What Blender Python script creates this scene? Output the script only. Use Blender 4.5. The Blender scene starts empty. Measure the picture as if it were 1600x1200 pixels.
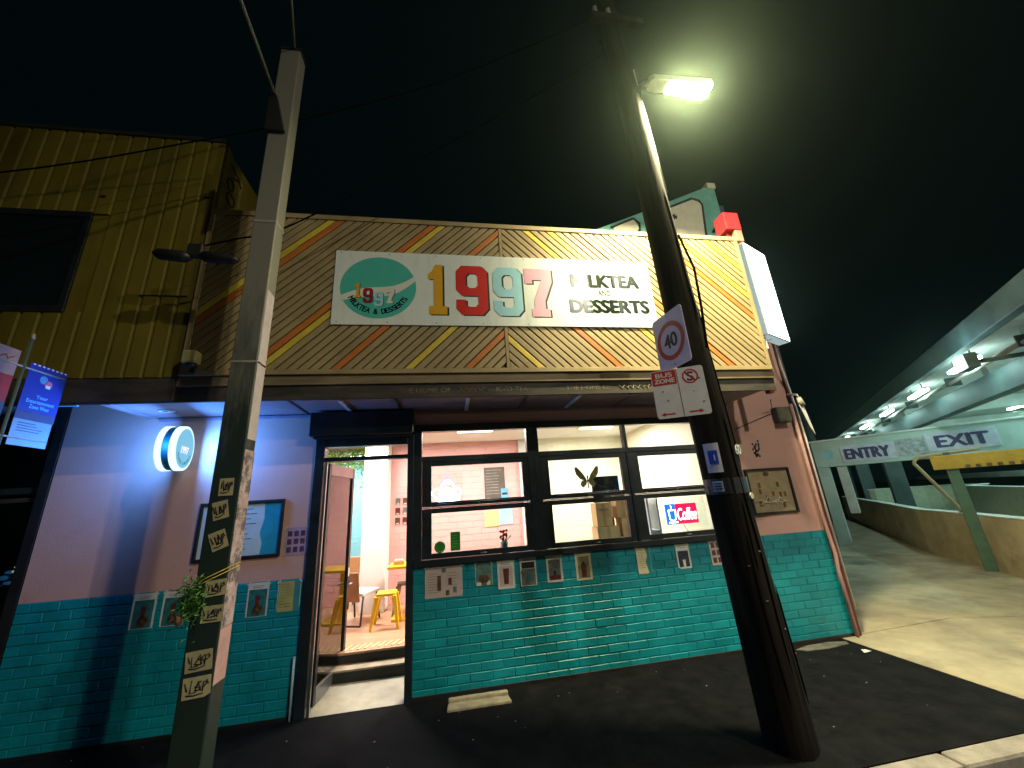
import bpy, bmesh, math, random
from mathutils import Vector, Matrix
R = math.radians
random.seed(7)
SC = bpy.context.scene
COL = SC.collection

# ------------------------------------------------------------------ camera
CAM_P = Vector((0.0, -4.758, 1.85))
YAW, PITCH, ROLL = 0.175032, 0.298287, -0.067613
f0 = Vector((math.sin(YAW), math.cos(YAW), 0)); r0 = Vector((math.cos(YAW), -math.sin(YAW), 0)); u0 = Vector((0, 0, 1))
fw = f0 * math.cos(PITCH) + u0 * math.sin(PITCH); up = u0 * math.cos(PITCH) - f0 * math.sin(PITCH)
rt = r0 * math.cos(ROLL) + up * math.sin(ROLL); uu = up * math.cos(ROLL) - r0 * math.sin(ROLL)
cam_d = bpy.data.cameras.new('camera'); cam = bpy.data.objects.new('camera', cam_d); COL.objects.link(cam)
cam.matrix_world = Matrix(((rt.x, uu.x, -fw.x, CAM_P.x), (rt.y, uu.y, -fw.y, CAM_P.y), (rt.z, uu.z, -fw.z, CAM_P.z), (0, 0, 0, 1)))
cam_d.sensor_width = 36.0; cam_d.lens = 13.5; cam_d.clip_start = 0.02; cam_d.clip_end = 2000
SC.camera = cam

# ------------------------------------------------------------------ night sky
W = bpy.data.worlds.new('World'); SC.world = W; W.use_nodes = True
wn = W.node_tree; bg = wn.nodes['Background']
sky = wn.nodes.new('ShaderNodeTexSky'); sky.sky_type = 'NISHITA'; sky.sun_disc = False
sky.sun_elevation = R(-4.0); sky.sun_rotation = R(200)
tint = wn.nodes.new('ShaderNodeMix'); tint.data_type = 'RGBA'; tint.blend_type = 'MIX'
tint.inputs['Factor'].default_value = 0.9; tint.inputs[7].default_value = (0.008, 0.052, 0.062, 1)
wn.links.new(sky.outputs[0], tint.inputs[6]); wn.links.new(tint.outputs[2], bg.inputs[0])
bg.inputs[1].default_value = 0.038

# ------------------------------------------------------------------ exposure
SC.view_settings.view_transform = 'Standard'; SC.view_settings.look = 'None'
SC.view_settings.exposure = 0.22; SC.view_settings.gamma = 1.0; SC.view_settings.use_curve_mapping = False
SC.cycles.use_denoising = True; SC.cycles.max_bounces = 8; SC.cycles.transparent_max_bounces = 16
SC.cycles.sample_clamp_indirect = 4.0; SC.cycles.caustics_reflective = False; SC.cycles.caustics_refractive = False

# ------------------------------------------------------------------ materials
MATS = {}
def mat(name, col, rough=0.6, metal=0.0, var=0.12, scale=6.0, bump=0.0, bscale=60.0, spec=0.5, emit=None, es=0.0, coat=0.0, col2=None, mask=None, stretch=None, world=False, orand=0.0):
    """procedural surface: two noise octaves vary colour and gloss, a third gives fine relief"""
    if name in MATS: return MATS[name]
    m = bpy.data.materials.new(name); MATS[name] = m; m.use_nodes = True
    t = m.node_tree; b = t.nodes['Principled BSDF']; L = t.links
    b.inputs['Roughness'].default_value = rough; b.inputs['Metallic'].default_value = metal
    b.inputs['Specular IOR Level'].default_value = spec; b.inputs['Coat Weight'].default_value = coat
    tc = t.nodes.new('ShaderNodeTexCoord'); src = tc.outputs['Object']
    if world: src = t.nodes.new('ShaderNodeNewGeometry').outputs['Position']
    if stretch:
        mp = t.nodes.new('ShaderNodeMapping'); mp.inputs['Scale'].default_value = stretch; L.new(src, mp.inputs[0]); src = mp.outputs[0]
    n1 = t.nodes.new('ShaderNodeTexNoise'); n1.inputs['Scale'].default_value = scale; n1.inputs['Detail'].default_value = 6; n1.inputs['Roughness'].default_value = 0.65
    L.new(src, n1.inputs['Vector'])
    c = Vector(col[:3]); lo = c * (1 - var * 2); hi = c * (1 + var * 1.2)
    rp = t.nodes.new('ShaderNodeValToRGB'); rp.color_ramp.elements[0].position = 0.3; rp.color_ramp.elements[1].position = 0.72
    rp.color_ramp.elements[0].color = (max(lo.x, 0), max(lo.y, 0), max(lo.z, 0), 1); rp.color_ramp.elements[1].color = (min(hi.x, 1), min(hi.y, 1), min(hi.z, 1), 1)
    L.new(n1.outputs['Fac'], rp.inputs[0]); out = rp.outputs[0]
    if col2 is not None:      # second colour in patches with a shape of their own (stains, worn paint)
        n2 = t.nodes.new('ShaderNodeTexNoise'); n2.inputs['Scale'].default_value = mask[0]; n2.inputs['Detail'].default_value = 8; n2.inputs['Roughness'].default_value = 0.7
        L.new(src, n2.inputs['Vector'])
        r2 = t.nodes.new('ShaderNodeValToRGB'); r2.color_ramp.elements[0].position = mask[1]; r2.color_ramp.elements[1].position = mask[2]
        L.new(n2.outputs['Fac'], r2.inputs[0])
        mx = t.nodes.new('ShaderNodeMix'); mx.data_type = 'RGBA'; L.new(r2.outputs[0], mx.inputs['Factor']); L.new(out, mx.inputs[6]); mx.inputs[7].default_value = (*col2, 1); out = mx.outputs[2]
    if orand:      # every piece its own shade
        oi = t.nodes.new('ShaderNodeObjectInfo'); hs = t.nodes.new('ShaderNodeHueSaturation'); m1 = t.nodes.new('ShaderNodeMapRange'); m1.inputs['To Min'].default_value = 1 - orand; m1.inputs['To Max'].default_value = 1 + orand
        L.new(oi.outputs['Random'], m1.inputs['Value']); L.new(m1.outputs[0], hs.inputs['Value']); L.new(out, hs.inputs['Color']); out = hs.outputs[0]
    L.new(out, b.inputs['Base Color'])
    mr = t.nodes.new('ShaderNodeMapRange'); mr.inputs['To Min'].default_value = max(rough - 0.12, 0.02); mr.inputs['To Max'].default_value = min(rough + 0.14, 1)
    L.new(n1.outputs['Fac'], mr.inputs['Value']); L.new(mr.outputs[0], b.inputs['Roughness'])
    if bump:
        n3 = t.nodes.new('ShaderNodeTexNoise'); n3.inputs['Scale'].default_value = bscale; n3.inputs['Detail'].default_value = 4; L.new(src, n3.inputs['Vector'])
        bp = t.nodes.new('ShaderNodeBump'); bp.inputs['Strength'].default_value = bump; bp.inputs['Distance'].default_value = 0.01
        L.new(n3.outputs['Fac'], bp.inputs['Height']); L.new(bp.outputs[0], b.inputs['Normal'])
    if emit:
        b.inputs['Emission Color'].default_value = (*emit, 1); b.inputs['Emission Strength'].default_value = es
    return m
def glow(name, col, s):
    if name in MATS: return MATS[name]
    m = bpy.data.materials.new(name); MATS[name] = m; m.use_nodes = True; t = m.node_tree
    for n in list(t.nodes): t.nodes.remove(n)
    e = t.nodes.new('ShaderNodeEmission'); e.inputs[0].default_value = (*col, 1); e.inputs[1].default_value = s
    o = t.nodes.new('ShaderNodeOutputMaterial'); t.links.new(e.outputs[0], o.inputs[0]); return m
def glass(name, tintc=(0.93, 0.97, 0.96), refl=1.0, rough=0.02):
    if name in MATS: return MATS[name]
    m = bpy.data.materials.new(name); MATS[name] = m; m.use_nodes = True; t = m.node_tree
    for n in list(t.nodes): t.nodes.remove(n)
    tr = t.nodes.new('ShaderNodeBsdfTransparent'); tr.inputs[0].default_value = (*tintc, 1)
    g = t.nodes.new('ShaderNodeBsdfGlossy'); g.inputs['Roughness'].default_value = rough
    fr = t.nodes.new('ShaderNodeFresnel'); fr.inputs[0].default_value = 1.45
    mu = t.nodes.new('ShaderNodeMath'); mu.operation = 'MULTIPLY'; mu.inputs[1].default_value = refl; t.links.new(fr.outputs[0], mu.inputs[0])
    mx = t.nodes.new('ShaderNodeMixShader'); t.links.new(mu.outputs[0], mx.inputs[0]); t.links.new(tr.outputs[0], mx.inputs[1]); t.links.new(g.outputs[0], mx.inputs[2])
    o = t.nodes.new('ShaderNodeOutputMaterial'); t.links.new(mx.outputs[0], o.inputs[0]); return m

M_asphalt = mat('asphalt', (0.0055, 0.0055, 0.0065), 0.95, var=0.45, scale=5, bump=0.8, bscale=160, spec=0.12, world=True, col2=(0.012, 0.011, 0.010), mask=(1.7, 0.56, 0.70))
M_road = mat('road asphalt', (0.035, 0.034, 0.033), 0.85, var=0.25, scale=4, bump=0.5, bscale=120, spec=0.3)
M_conc = mat('driveway concrete', (0.38, 0.325, 0.215), 0.85, var=0.22, scale=1.3, bump=0.3, bscale=50, col2=(0.15, 0.13, 0.10), mask=(0.9, 0.52, 0.72))
M_kerb = mat('kerb stone', (0.26, 0.23, 0.20), 0.85, var=0.2, scale=5, bump=0.4, bscale=40)
M_teal = mat('teal brick paint', (0.002, 0.225, 0.275), 0.40, var=0.13, scale=3.5, bump=0.3, bscale=30, spec=0.5, world=True, orand=0.13, col2=(0.010, 0.11, 0.13), mask=(2.6, 0.62, 0.80))
M_pink = mat('pink render', (0.60, 0.345, 0.305), 0.75, var=0.06, scale=1.6, bump=0.18, bscale=70, col2=(0.42, 0.24, 0.21), mask=(1.4, 0.58, 0.85))
M_fascia = mat('tan batten paint', (0.345, 0.262, 0.128), 0.55, var=0.14, scale=2.2, bump=0.1, bscale=60, world=True, orand=0.06, col2=(0.22, 0.16, 0.09), mask=(3.0, 0.62, 0.85))
M_fback = mat('fascia backing', (0.12, 0.085, 0.045), 0.8, var=0.2)
M_yel = mat('yellow batten paint', (0.66, 0.50, 0.06), 0.5, var=0.08)
M_orange = mat('orange batten paint', (0.52, 0.165, 0.03), 0.5, var=0.08)
M_dark = mat('black window frame paint', (0.012, 0.018, 0.022), 0.32, var=0.2, scale=8, spec=0.5)
M_black = mat('black paint', (0.012, 0.012, 0.013), 0.5, var=0.2)
M_white = mat('white panel', (0.74, 0.80, 0.76), 0.28, var=0.03, scale=3, coat=0.4, stretch=(2.2, 0.35, 1), col2=(0.56, 0.56, 0.48), mask=(2.4, 0.56, 0.85))
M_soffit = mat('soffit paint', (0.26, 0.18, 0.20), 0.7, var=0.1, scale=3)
M_band = mat('awning edge board', (0.22, 0.165, 0.095), 0.7, var=0.22, scale=4, stretch=(0.4, 1, 3))
M_valance = mat('weathered valance', (0.055, 0.045, 0.036), 0.75, var=0.4, scale=5, stretch=(0.4, 1, 2))
M_mustard = mat('mustard cladding', (0.140, 0.108, 0.009), 0.7, var=0.2, scale=2.0, stretch=(1, 1, 0.35), bump=0.1, world=True, orand=0.08, spec=0.3)
M_wood = mat('weathered pole timber', (0.016, 0.0125, 0.010), 0.97, var=0.45, scale=9, stretch=(1, 1, 0.06), bump=0.7, bscale=40, spec=0.08)
M_galv = mat('grey steel pole', (0.30, 0.29, 0.25), 0.6, var=0.18, scale=4, bump=0.1, spec=0.4)
M_dgreen = mat('dark green pole paint', (0.012, 0.026, 0.024), 0.55, var=0.3, scale=6, bump=0.1)
M_torn = mat('torn paper remains', (0.40, 0.30, 0.32), 0.85, var=0.2, scale=12, col2=(0.10, 0.08, 0.10), mask=(9, 0.48, 0.56), bump=0.4)
M_paper = mat('poster paper', (0.62, 0.62, 0.58), 0.4, var=0.05, coat=0.3)
M_ppink = mat('pink poster paper', (0.52, 0.40, 0.38), 0.4, var=0.05, coat=0.3)
M_cream = mat('cream paper', (0.62, 0.56, 0.36), 0.45, var=0.06)
M_ink = mat('black ink', (0.012, 0.012, 0.012), 0.6, var=0.1)
M_red = mat('red sign paint', (0.46, 0.015, 0.018), 0.45, var=0.06)
M_signw = mat('sign sheeting', (0.62, 0.60, 0.60), 0.4, var=0.05, scale=9, col2=(0.34, 0.30, 0.26), mask=(7, 0.66, 0.76))
M_signl = mat('reflective speed sign sheeting', (0.60, 0.56, 0.72), 0.4, var=0.04)
M_navy = mat('navy letter paint', (0.03, 0.025, 0.10), 0.6)
M_blue = mat('blue print', (0.012, 0.06, 0.48), 0.5, var=0.05)
M_teals = mat('turquoise print', (0.075, 0.48, 0.40), 0.35, var=0.04)
M_gold = mat('gold print', (0.68, 0.36, 0.02), 0.35, var=0.03)
M_sred = mat('bright red print', (0.62, 0.020, 0.012), 0.35, var=0.03)
M_sblue = mat('pale blue print', (0.34, 0.66, 0.76), 0.35, var=0.03)
M_spink = mat('pale pink print', (0.72, 0.38, 0.50), 0.35, var=0.03)
M_redsteel = mat('red steel paint', (0.50, 0.02, 0.03), 0.5, var=0.1)
M_maroon = mat('maroon trim', (0.085, 0.012, 0.018), 0.55, var=0.2)
M_pipe = mat('pink conduit paint', (0.42, 0.24, 0.22), 0.6, var=0.15)
M_wpipe = mat('white pipe', (0.6, 0.58, 0.55), 0.5)
M_ipink = mat('pink interior brick paint', (0.80, 0.42, 0.39), 0.6, var=0.04, scale=2)
M_icream = mat('cream interior brick paint', (0.80, 0.76, 0.58), 0.6, var=0.04, scale=2)
M_iblue = mat('blue interior brick paint', (0.20, 0.55, 0.66), 0.6, var=0.06)
M_iwhite = mat('white interior paint', (0.80, 0.80, 0.76), 0.6, var=0.03)
M_floor = mat('terracotta plank floor', (0.52, 0.30, 0.17), 0.5, var=0.16, scale=3, stretch=(0.5, 6, 1))
M_step = mat('step timber', (0.42, 0.33, 0.22), 0.6, var=0.2, scale=6)
M_sy = mat('yellow powder coat', (0.85, 0.55, 0.02), 0.35, var=0.04)
M_brown = mat('brown leatherette', (0.30, 0.17, 0.07), 0.5, var=0.12)
M_card = mat('corrugated cardboard', (0.52, 0.33, 0.15), 0.75, var=0.08)
M_leaf = mat('green leaves', (0.05, 0.16, 0.02), 0.6, var=0.4, scale=25)
M_leafb = mat('bright artificial leaves', (0.20, 0.50, 0.03), 0.6, var=0.35, scale=25)
M_cpw = mat('car park concrete', (0.52, 0.54, 0.50), 0.8, var=0.14, scale=1.2, bump=0.15, world=True, col2=(0.26, 0.27, 0.24), mask=(0.8, 0.55, 0.8))
M_cpd = mat('car park steel beam', (0.055, 0.085, 0.085), 0.6, var=0.2, scale=3)
M_cpy = mat('yellow clearance board', (0.44, 0.27, 0.02), 0.55, var=0.12)
M_cable = mat('cable sheath', (0.004, 0.004, 0.004), 1.0, spec=0.0)
M_dglass = mat('dark tinted glass', (0.006, 0.012, 0.014), 0.06, var=0.05, spec=0.6)
M_steel = mat('brushed steel', (0.35, 0.36, 0.36), 0.35, metal=0.9, var=0.1)
G_win = glass('window glass')
G_door = glass('door glass', (0.9, 0.95, 0.93), 2.2)

# ------------------------------------------------------------------ builders
WORLD = {}
def link(o): COL.objects.link(o); return o
def put(o, parent):
    if parent is not None:
        o.parent = parent
        if parent.name in WORLD: o.matrix_parent_inverse = WORLD[parent.name]
    return o
def thing(name, label, cat, M=None, group=None, world=True):
    """Empty at the thing's base. world=True: children are given in world coordinates; else in the frame M."""
    o = link(bpy.data.objects.new(name, None)); o.empty_display_size = 0.1
    if isinstance(M, (tuple, Vector)): M = Matrix.Translation(M)
    o.matrix_world = M or Matrix()
    if world: WORLD[o.name] = (M or Matrix()).inverted()
    o['label'] = label; o['category'] = cat
    if group: o['group'] = group
    return o
def tag(o, label, cat, group=None):
    o['label'] = label; o['category'] = cat
    if group: o['group'] = group
    return o
def struct(o, kind='structure'): o['kind'] = kind; return o
def mesh(name, V, F, m, parent=None, bevel=0, smooth=False, mats=None, fm=None):
    me = bpy.data.meshes.new(name); me.from_pydata([tuple(v) for v in V], [], F)
    if mats:
        for q in mats: me.materials.append(q)
        me.polygons.foreach_set('material_index', fm)
    else: me.materials.append(m)
    if smooth:
        for p in me.polygons: p.use_smooth = True
    me.update()
    o = link(bpy.data.objects.new(name, me)); put(o, parent)
    if bevel:
        b = o.modifiers.new('bevel', 'BEVEL'); b.width = bevel; b.segments = 2; b.limit_method = 'ANGLE'; b.angle_limit = R(50)
    return o
BF = [(0, 3, 2, 1), (4, 5, 6, 7), (0, 1, 5, 4), (1, 2, 6, 5), (2, 3, 7, 6), (3, 0, 4, 7)]
def bv(x0, x1, y0, y1, z0, z1): return [(x0, y0, z0), (x1, y0, z0), (x1, y1, z0), (x0, y1, z0), (x0, y0, z1), (x1, y0, z1), (x1, y1, z1), (x0, y1, z1)]
def box(name, x0, x1, y0, y1, z0, z1, m, parent=None, bevel=0.004): return mesh(name, bv(x0, x1, y0, y1, z0, z1), BF, m, parent, bevel)
class MB:
    def __init__(s): s.V = []; s.F = []; s.S = []
    def add(s, V, F, smooth=False):
        k = len(s.V); s.V += [tuple(v) for v in V]; s.F += [tuple(i + k for i in f) for f in F]; s.S += [smooth] * len(F)
    def box(s, *a): s.add(bv(*a), BF)
    def tube(s, pts, r, n=8, caps=True): s.add(*tubeg(pts, r, n, caps), True)
    def prism(s, poly, a, b, pl='xz'): s.add(*prismg(poly, a, b, pl))
    def ball(s, c, r, n=8):
        V = []; F = []
        rx, ry, rz = r if isinstance(r, tuple) else (r, r, r)
        for i in range(n // 2 + 1):
            th = math.pi * i / (n // 2)
            for j in range(n): ph = 2 * math.pi * j / n; V.append((c[0] + rx * math.sin(th) * math.cos(ph), c[1] + ry * math.sin(th) * math.sin(ph), c[2] + rz * math.cos(th)))
        for i in range(n // 2):
            for j in range(n): F.append((i * n + j, (i + 1) * n + j, (i + 1) * n + (j + 1) % n, i * n + (j + 1) % n))
        s.add(V, F, True)
    def build(s, name, m, parent=None, bevel=0):
        o = mesh(name, s.V, s.F, m, parent, bevel); o.data.polygons.foreach_set('use_smooth', s.S); return o
def tubeg(pts, r, n=8, caps=True):
    P = [Vector(p) for p in pts]; V = []; F = []; rs = r if isinstance(r, (list, tuple)) else [r] * len(P); last = None
    for i, p in enumerate(P):
        t = (P[min(i + 1, len(P) - 1)] - P[max(i - 1, 0)]).normalized()
        a = (last - t * last.dot(t)) if last is not None else t.cross(Vector((0, 0, 1)) if abs(t.z) < 0.9 else Vector((1, 0, 0)))
        a.normalize(); last = a; b = t.cross(a)
        for k in range(n): q = 2 * math.pi * k / n; V.append(p + (a * math.cos(q) + b * math.sin(q)) * rs[i])
    for i in range(len(P) - 1):
        for k in range(n): F.append((i * n + k, i * n + (k + 1) % n, (i + 1) * n + (k + 1) % n, (i + 1) * n + k))
    if caps: F += [tuple(range(n))[::-1], tuple((len(P) - 1) * n + k for k in range(n))]
    return V, F
def tube(name, pts, r, m, parent=None, n=8): 
    V, F = tubeg(pts, r, n); return mesh(name, V, F, m, parent, smooth=True)
def prismg(poly, a, b, pl='xz'):
    n = len(poly)
    f = {'xz': lambda p, d: (p[0], d, p[1]), 'xy': lambda p, d: (p[0], p[1], d), 'yz': lambda p, d: (d, p[0], p[1])}[pl]
    V = [f(p, a) for p in poly] + [f(p, b) for p in poly]
    F = [tuple(range(n))[::-1], tuple(range(n, 2 * n))] + [(i, (i + 1) % n, (i + 1) % n + n, i + n) for i in range(n)]
    return V, F
def prism(name, poly, a, b, m, parent=None, pl='xz', bevel=0):
    V, F = prismg(poly, a, b, pl); return mesh(name, V, F, m, parent, bevel)
def disc(cx, cy, r, n=40, ry=None): return [(cx + r * math.cos(2 * math.pi * k / n), cy + (ry or r) * math.sin(2 * math.pi * k / n)) for k in range(n)]
def ring(name, cx, cy, r1, r2, z0, z1, m, parent, n=48):
    V = []; F = []
    for k in range(n):
        a = 2 * math.pi * k / n; c, s = math.cos(a), math.sin(a)
        V += [(cx + r1 * c, cy + r1 * s, z0), (cx + r2 * c, cy + r2 * s, z0), (cx + r2 * c, cy + r2 * s, z1), (cx + r1 * c, cy + r1 * s, z1)]
    for k in range(n):
        a = k * 4; b = (k + 1) % n * 4
        F += [(a + i, a + (i + 1) % 4, b + (i + 1) % 4, b + i) for i in range(4)]
    return mesh(name, V, F, m, parent)
def frame(o, xd, upd=(0, 0, 1)):
    x = Vector(xd).normalized(); u = Vector(upd); u = (u - x * u.dot(x)).normalized(); z = x.cross(u)
    return Matrix(((x.x, u.x, z.x, o[0]), (x.y, u.y, z.y, o[1]), (x.z, u.z, z.z, o[2]), (0, 0, 0, 1)))
def textm(s, w, h, depth=0.002, bold=0.0, shear=0.0, space=1.0):
    """letters as a mesh filling a w x h box, centred, in the xy plane, front towards +z"""
    cu = bpy.data.curves.new('letters', 'FONT'); cu.body = s; cu.extrude = 0.01; cu.offset = bold; cu.shear = shear; cu.space_character = space; cu.resolution_u = 3
    t = bpy.data.objects.new('letters', cu); me = bpy.data.meshes.new_from_object(t); bpy.data.objects.remove(t); bpy.data.curves.remove(cu)
    xs = [v.co.x for v in me.vertices]; ys = [v.co.y for v in me.vertices]
    x0, x1, y0, y1 = min(xs), max(xs), min(ys), max(ys)
    for v in me.vertices:
        v.co = ((v.co.x - (x0 + x1) / 2) * w / (x1 - x0), (v.co.y - (y0 + y1) / 2) * h / (y1 - y0), depth if v.co.z > 0 else 0.0)
    return me
def letters(me):
    """split a lettering mesh into one mesh per letter (islands whose x ranges overlap belong together)"""
    n = len(me.vertices); par = list(range(n))
    def f(a):
        while par[a] != a: par[a] = par[par[a]]; a = par[a]
        return a
    for p in me.polygons:
        v = list(p.vertices); a = f(v[0])
        for q in v[1:]: par[f(q)] = a
    rng = {}
    for v in me.vertices: k = f(v.index); a, b = rng.get(k, (9e9, -9e9)); rng[k] = (min(a, v.co.x), max(b, v.co.x))
    groups = []
    for k, (a, b) in sorted(rng.items(), key=lambda q: q[1]):
        if groups and (min(b, groups[-1][1]) - a) > 0.5 * min(b - a, groups[-1][1] - groups[-1][0]): groups[-1][1] = max(b, groups[-1][1]); groups[-1][2].add(k)
        else: groups.append([a, b, {k}])
    out = []
    for a, b, ks in groups:
        F = [p for p in me.polygons if f(p.vertices[0]) in ks]; ids = sorted({v for p in F for v in p.vertices}); mp = {v: i for i, v in enumerate(ids)}
        lm = bpy.data.meshes.new('letter'); lm.from_pydata([tuple(me.vertices[v].co) for v in ids], [], [tuple(mp[v] for v in p.vertices) for p in F]); out.append(lm)
    return out
def text(name, s, w, h, at, m, parent=None, depth=0.002, bold=0.0, shear=0.0, M=None, rot=0.0, space=1.0, split=None):
    split = (name == 'lettering') if split is None else split; b = h * bold * 1.6; me = textm(s, w - 2 * b, h - b, depth, 0, shear, space)
    if bold > 0:
        bm = bmesh.new()
        for k, (dx, dy) in enumerate(((-1, 0), (1, 0), (-.5, .5), (.5, -.5), (0, .5), (0, -.5), (0, 0))):
            t = me.copy(); t.transform(Matrix.Translation((dx * b, dy * b, 0)) @ Matrix.Diagonal((1, 1, 1 + k * .04, 1))); bm.from_mesh(t); bpy.data.meshes.remove(t)
        bpy.data.meshes.remove(me); me = bpy.data.meshes.new(name); bm.to_mesh(me); bm.free()
    me.materials.append(m)
    if split:
        for lm in letters(me):
            lm.materials.append(m); lm.transform((M or Matrix()) @ Matrix.Translation(at) @ Matrix.Rotation(rot, 4, 'Z')); o = link(bpy.data.objects.new('letter', lm)); put(o, parent)
        bpy.data.meshes.remove(me); return None
    me.transform((M or Matrix()) @ Matrix.Translation(at) @ Matrix.Rotation(rot, 4, 'Z')); me.name = name
    o = link(bpy.data.objects.new(name, me)); put(o, parent); return o
def clip_poly(poly, x0, x1, z0, z1):
    for ax, lim, sgn in ((0, x0, 1), (0, x1, -1), (1, z0, 1), (1, z1, -1)):
        out = []
        for i in range(len(poly)):
            p, q = poly[i], poly[(i + 1) % len(poly)]; dp = (p[ax] - lim) * sgn; dq = (q[ax] - lim) * sgn
            if dp >= 0: out.append(p)
            if (dp > 0 > dq) or (dp < 0 < dq):
                t = dp / (dp - dq); out.append((p[0] + (q[0] - p[0]) * t, p[1] + (q[1] - p[1]) * t))
        poly = out
        if len(poly) < 3: return []
    return poly

# ================================================================== GROUND
struct(box('road', -60, 60, -30, -2.08, -0.6, -0.13, M_road, bevel=0))
struct(box('footpath', -40, 4.72, -1.92, 0.02, -0.5, 0.0, M_asphalt, bevel=0))
kb = struct(link(bpy.data.objects.new('kerb', None)))
x = -12.0; k0 = None
while x < 4.6:
    l = 1.18
    mesh('kerb_stone', bv(x, x + l - 0.012, -2.08, -1.922, -0.4, 0.004 + random.uniform(-.003, .003)), BF, M_kerb, kb, 0.025); x += l
for i in range(7):   # lowered stones across the driveway
    a = 4.7 + i * 1.2; mesh('kerb_stone', bv(a, a + 1.188, -2.08, -1.922, -0.4, -0.09), BF, M_kerb, kb, 0.02)
# concrete driveway in cast bays with open joints
dw = struct(link(bpy.data.objects.new('driveway', None)))
def bay(poly, z=0.002):
    jit = random.uniform(-.004, .004)
    mesh('concrete_bay', *prismg(poly, -0.3, z + jit, 'xy'), M_conc, dw, 0.008)
bay([(4.735, -1.915), (9.3, -1.915), (9.3, -0.75), (6.55, 0.10), (5.02, 0.02), (4.735, 0.0)])
bay([(5.02, 0.035), (6.545, 0.115), (9.3, -0.735), (11.5, 3.6), (9.6, 4.6), (6.3, 2.9)])
bay([(9.32, -1.915), (40, -1.915), (40, -0.6), (13, 0.2), (9.5, 0.25), (9.32, -0.2)])
bay([(9.61, 4.62), (11.52, 3.62), (24, 18), (17, 18)])
struct(box('ground', -200, 200, -80, 200, -1.2, -0.32, M_asphalt, bevel=0))

# ================================================================== SHOP BUILDING
shop = thing('shop_building', 'single storey corner milk tea shop with pink and teal front', 'shop', (0.4, 0, 0))
XL, XR = -4.03, 4.93
# rendered upper wall in three pieces round door and windows
w = MB()
w.box(XL, -1.50, 0.0, 0.18, 1.232, 4.9); w.box(-1.50, -0.40, 0.0, 0.18, 2.86, 4.9); w.box(-0.40, 3.56, 0.0, 0.18, 2.82, 4.9); w.box(3.56, XR, 0.0, 0.18, 1.232, 4.9)
w.build('wall', M_pink, shop)
bw = MB(); bw.box(XL, -1.50, 0.0015, 0.178, -0.3, 1.232); bw.box(-0.40, XR, 0.0015, 0.178, -0.3, 1.232)
bw = bw.build('brick_wall', M_teal, shop)
# painted bricks laid in stretcher bond: one mesh per variant, shared
def brick_mesh(l, h, d):
    me = bpy.data.meshes.new('brick'); bm = bmesh.new(); bmesh.ops.create_cube(bm, size=1)
    bmesh.ops.scale(bm, vec=(l, d, h), verts=bm.verts)
    bmesh.ops.bevel(bm, geom=[e for e in bm.edges], offset=0.0035, segments=1, affect='EDGES'); bm.to_mesh(me); bm.free(); me.materials.append(M_teal); return me
full = brick_mesh(0.228, 0.078, 0.05); bricks = []
extra = bmesh.new()
for (a, b) in ((-0.40, XR), (XL, -1.50)):
    for r in range(14):
        z = 0.044 + r * 0.088; x = a - (0.118 if r % 2 else 0.0)
        while x < b - 0.01:
            x0, x1 = max(x, a), min(x + 0.228, b); x += 0.237
            if x1 - x0 < 0.03: continue
            Mx = Matrix.Translation(((x0 + x1) / 2, 0.0225 - random.random() * 0.003, z)) @ Matrix.Rotation(random.gauss(0, 0.022), 4, 'X') @ Matrix.Rotation(random.gauss(0, 0.010), 4, 'Z') @ Matrix.Diagonal(((x1 - x0) / 0.228, 1, 1, 1))
            bricks.append((Mx, 0 if a > -1 else 1))
for i, (Mx, side) in enumerate(bricks):
    if i < 300:
        o = link(bpy.data.objects.new('brick', full)); o.parent = bw; o.matrix_local = Mx
    else:
        t = full.copy(); t.transform(Mx); extra.from_mesh(t); bpy.data.meshes.remove(t)
me = bpy.data.meshes.new('bricks'); extra.to_mesh(me); extra.free(); me.materials.append(M_teal)
o = link(bpy.data.objects.new('bricks', me)); o.parent = bw; o['kind'] = 'stuff'
box('base_gap', XL, -1.5, 0.03, 0.1, -0.05, 0.0, M_black, shop, 0)
box('skirt', -0.40, XR, -0.012, 0.006, -0.02, 0.035, M_black, shop, 0.004); box('skirt', XL, -1.5, -0.012, 0.006, -0.02, 0.03, M_black, shop, 0.004)
# side and rear walls, roof
prism('side_wall', [(XR - 0.22, 0.18), (XR, 0.0), (XR + 2.2, 4.2), (XR + 2.0, 4.4)], -0.2, 4.9, M_pink, shop, 'xy')
box('roof', XL, 4.0, -0.55, 6.0, 4.92, 5.02, M_fback, shop, 0)
box('side_wall', XL, XL + 0.15, 0.18, 6.0, -0.2, 4.9, M_pink, shop, 0)

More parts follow.
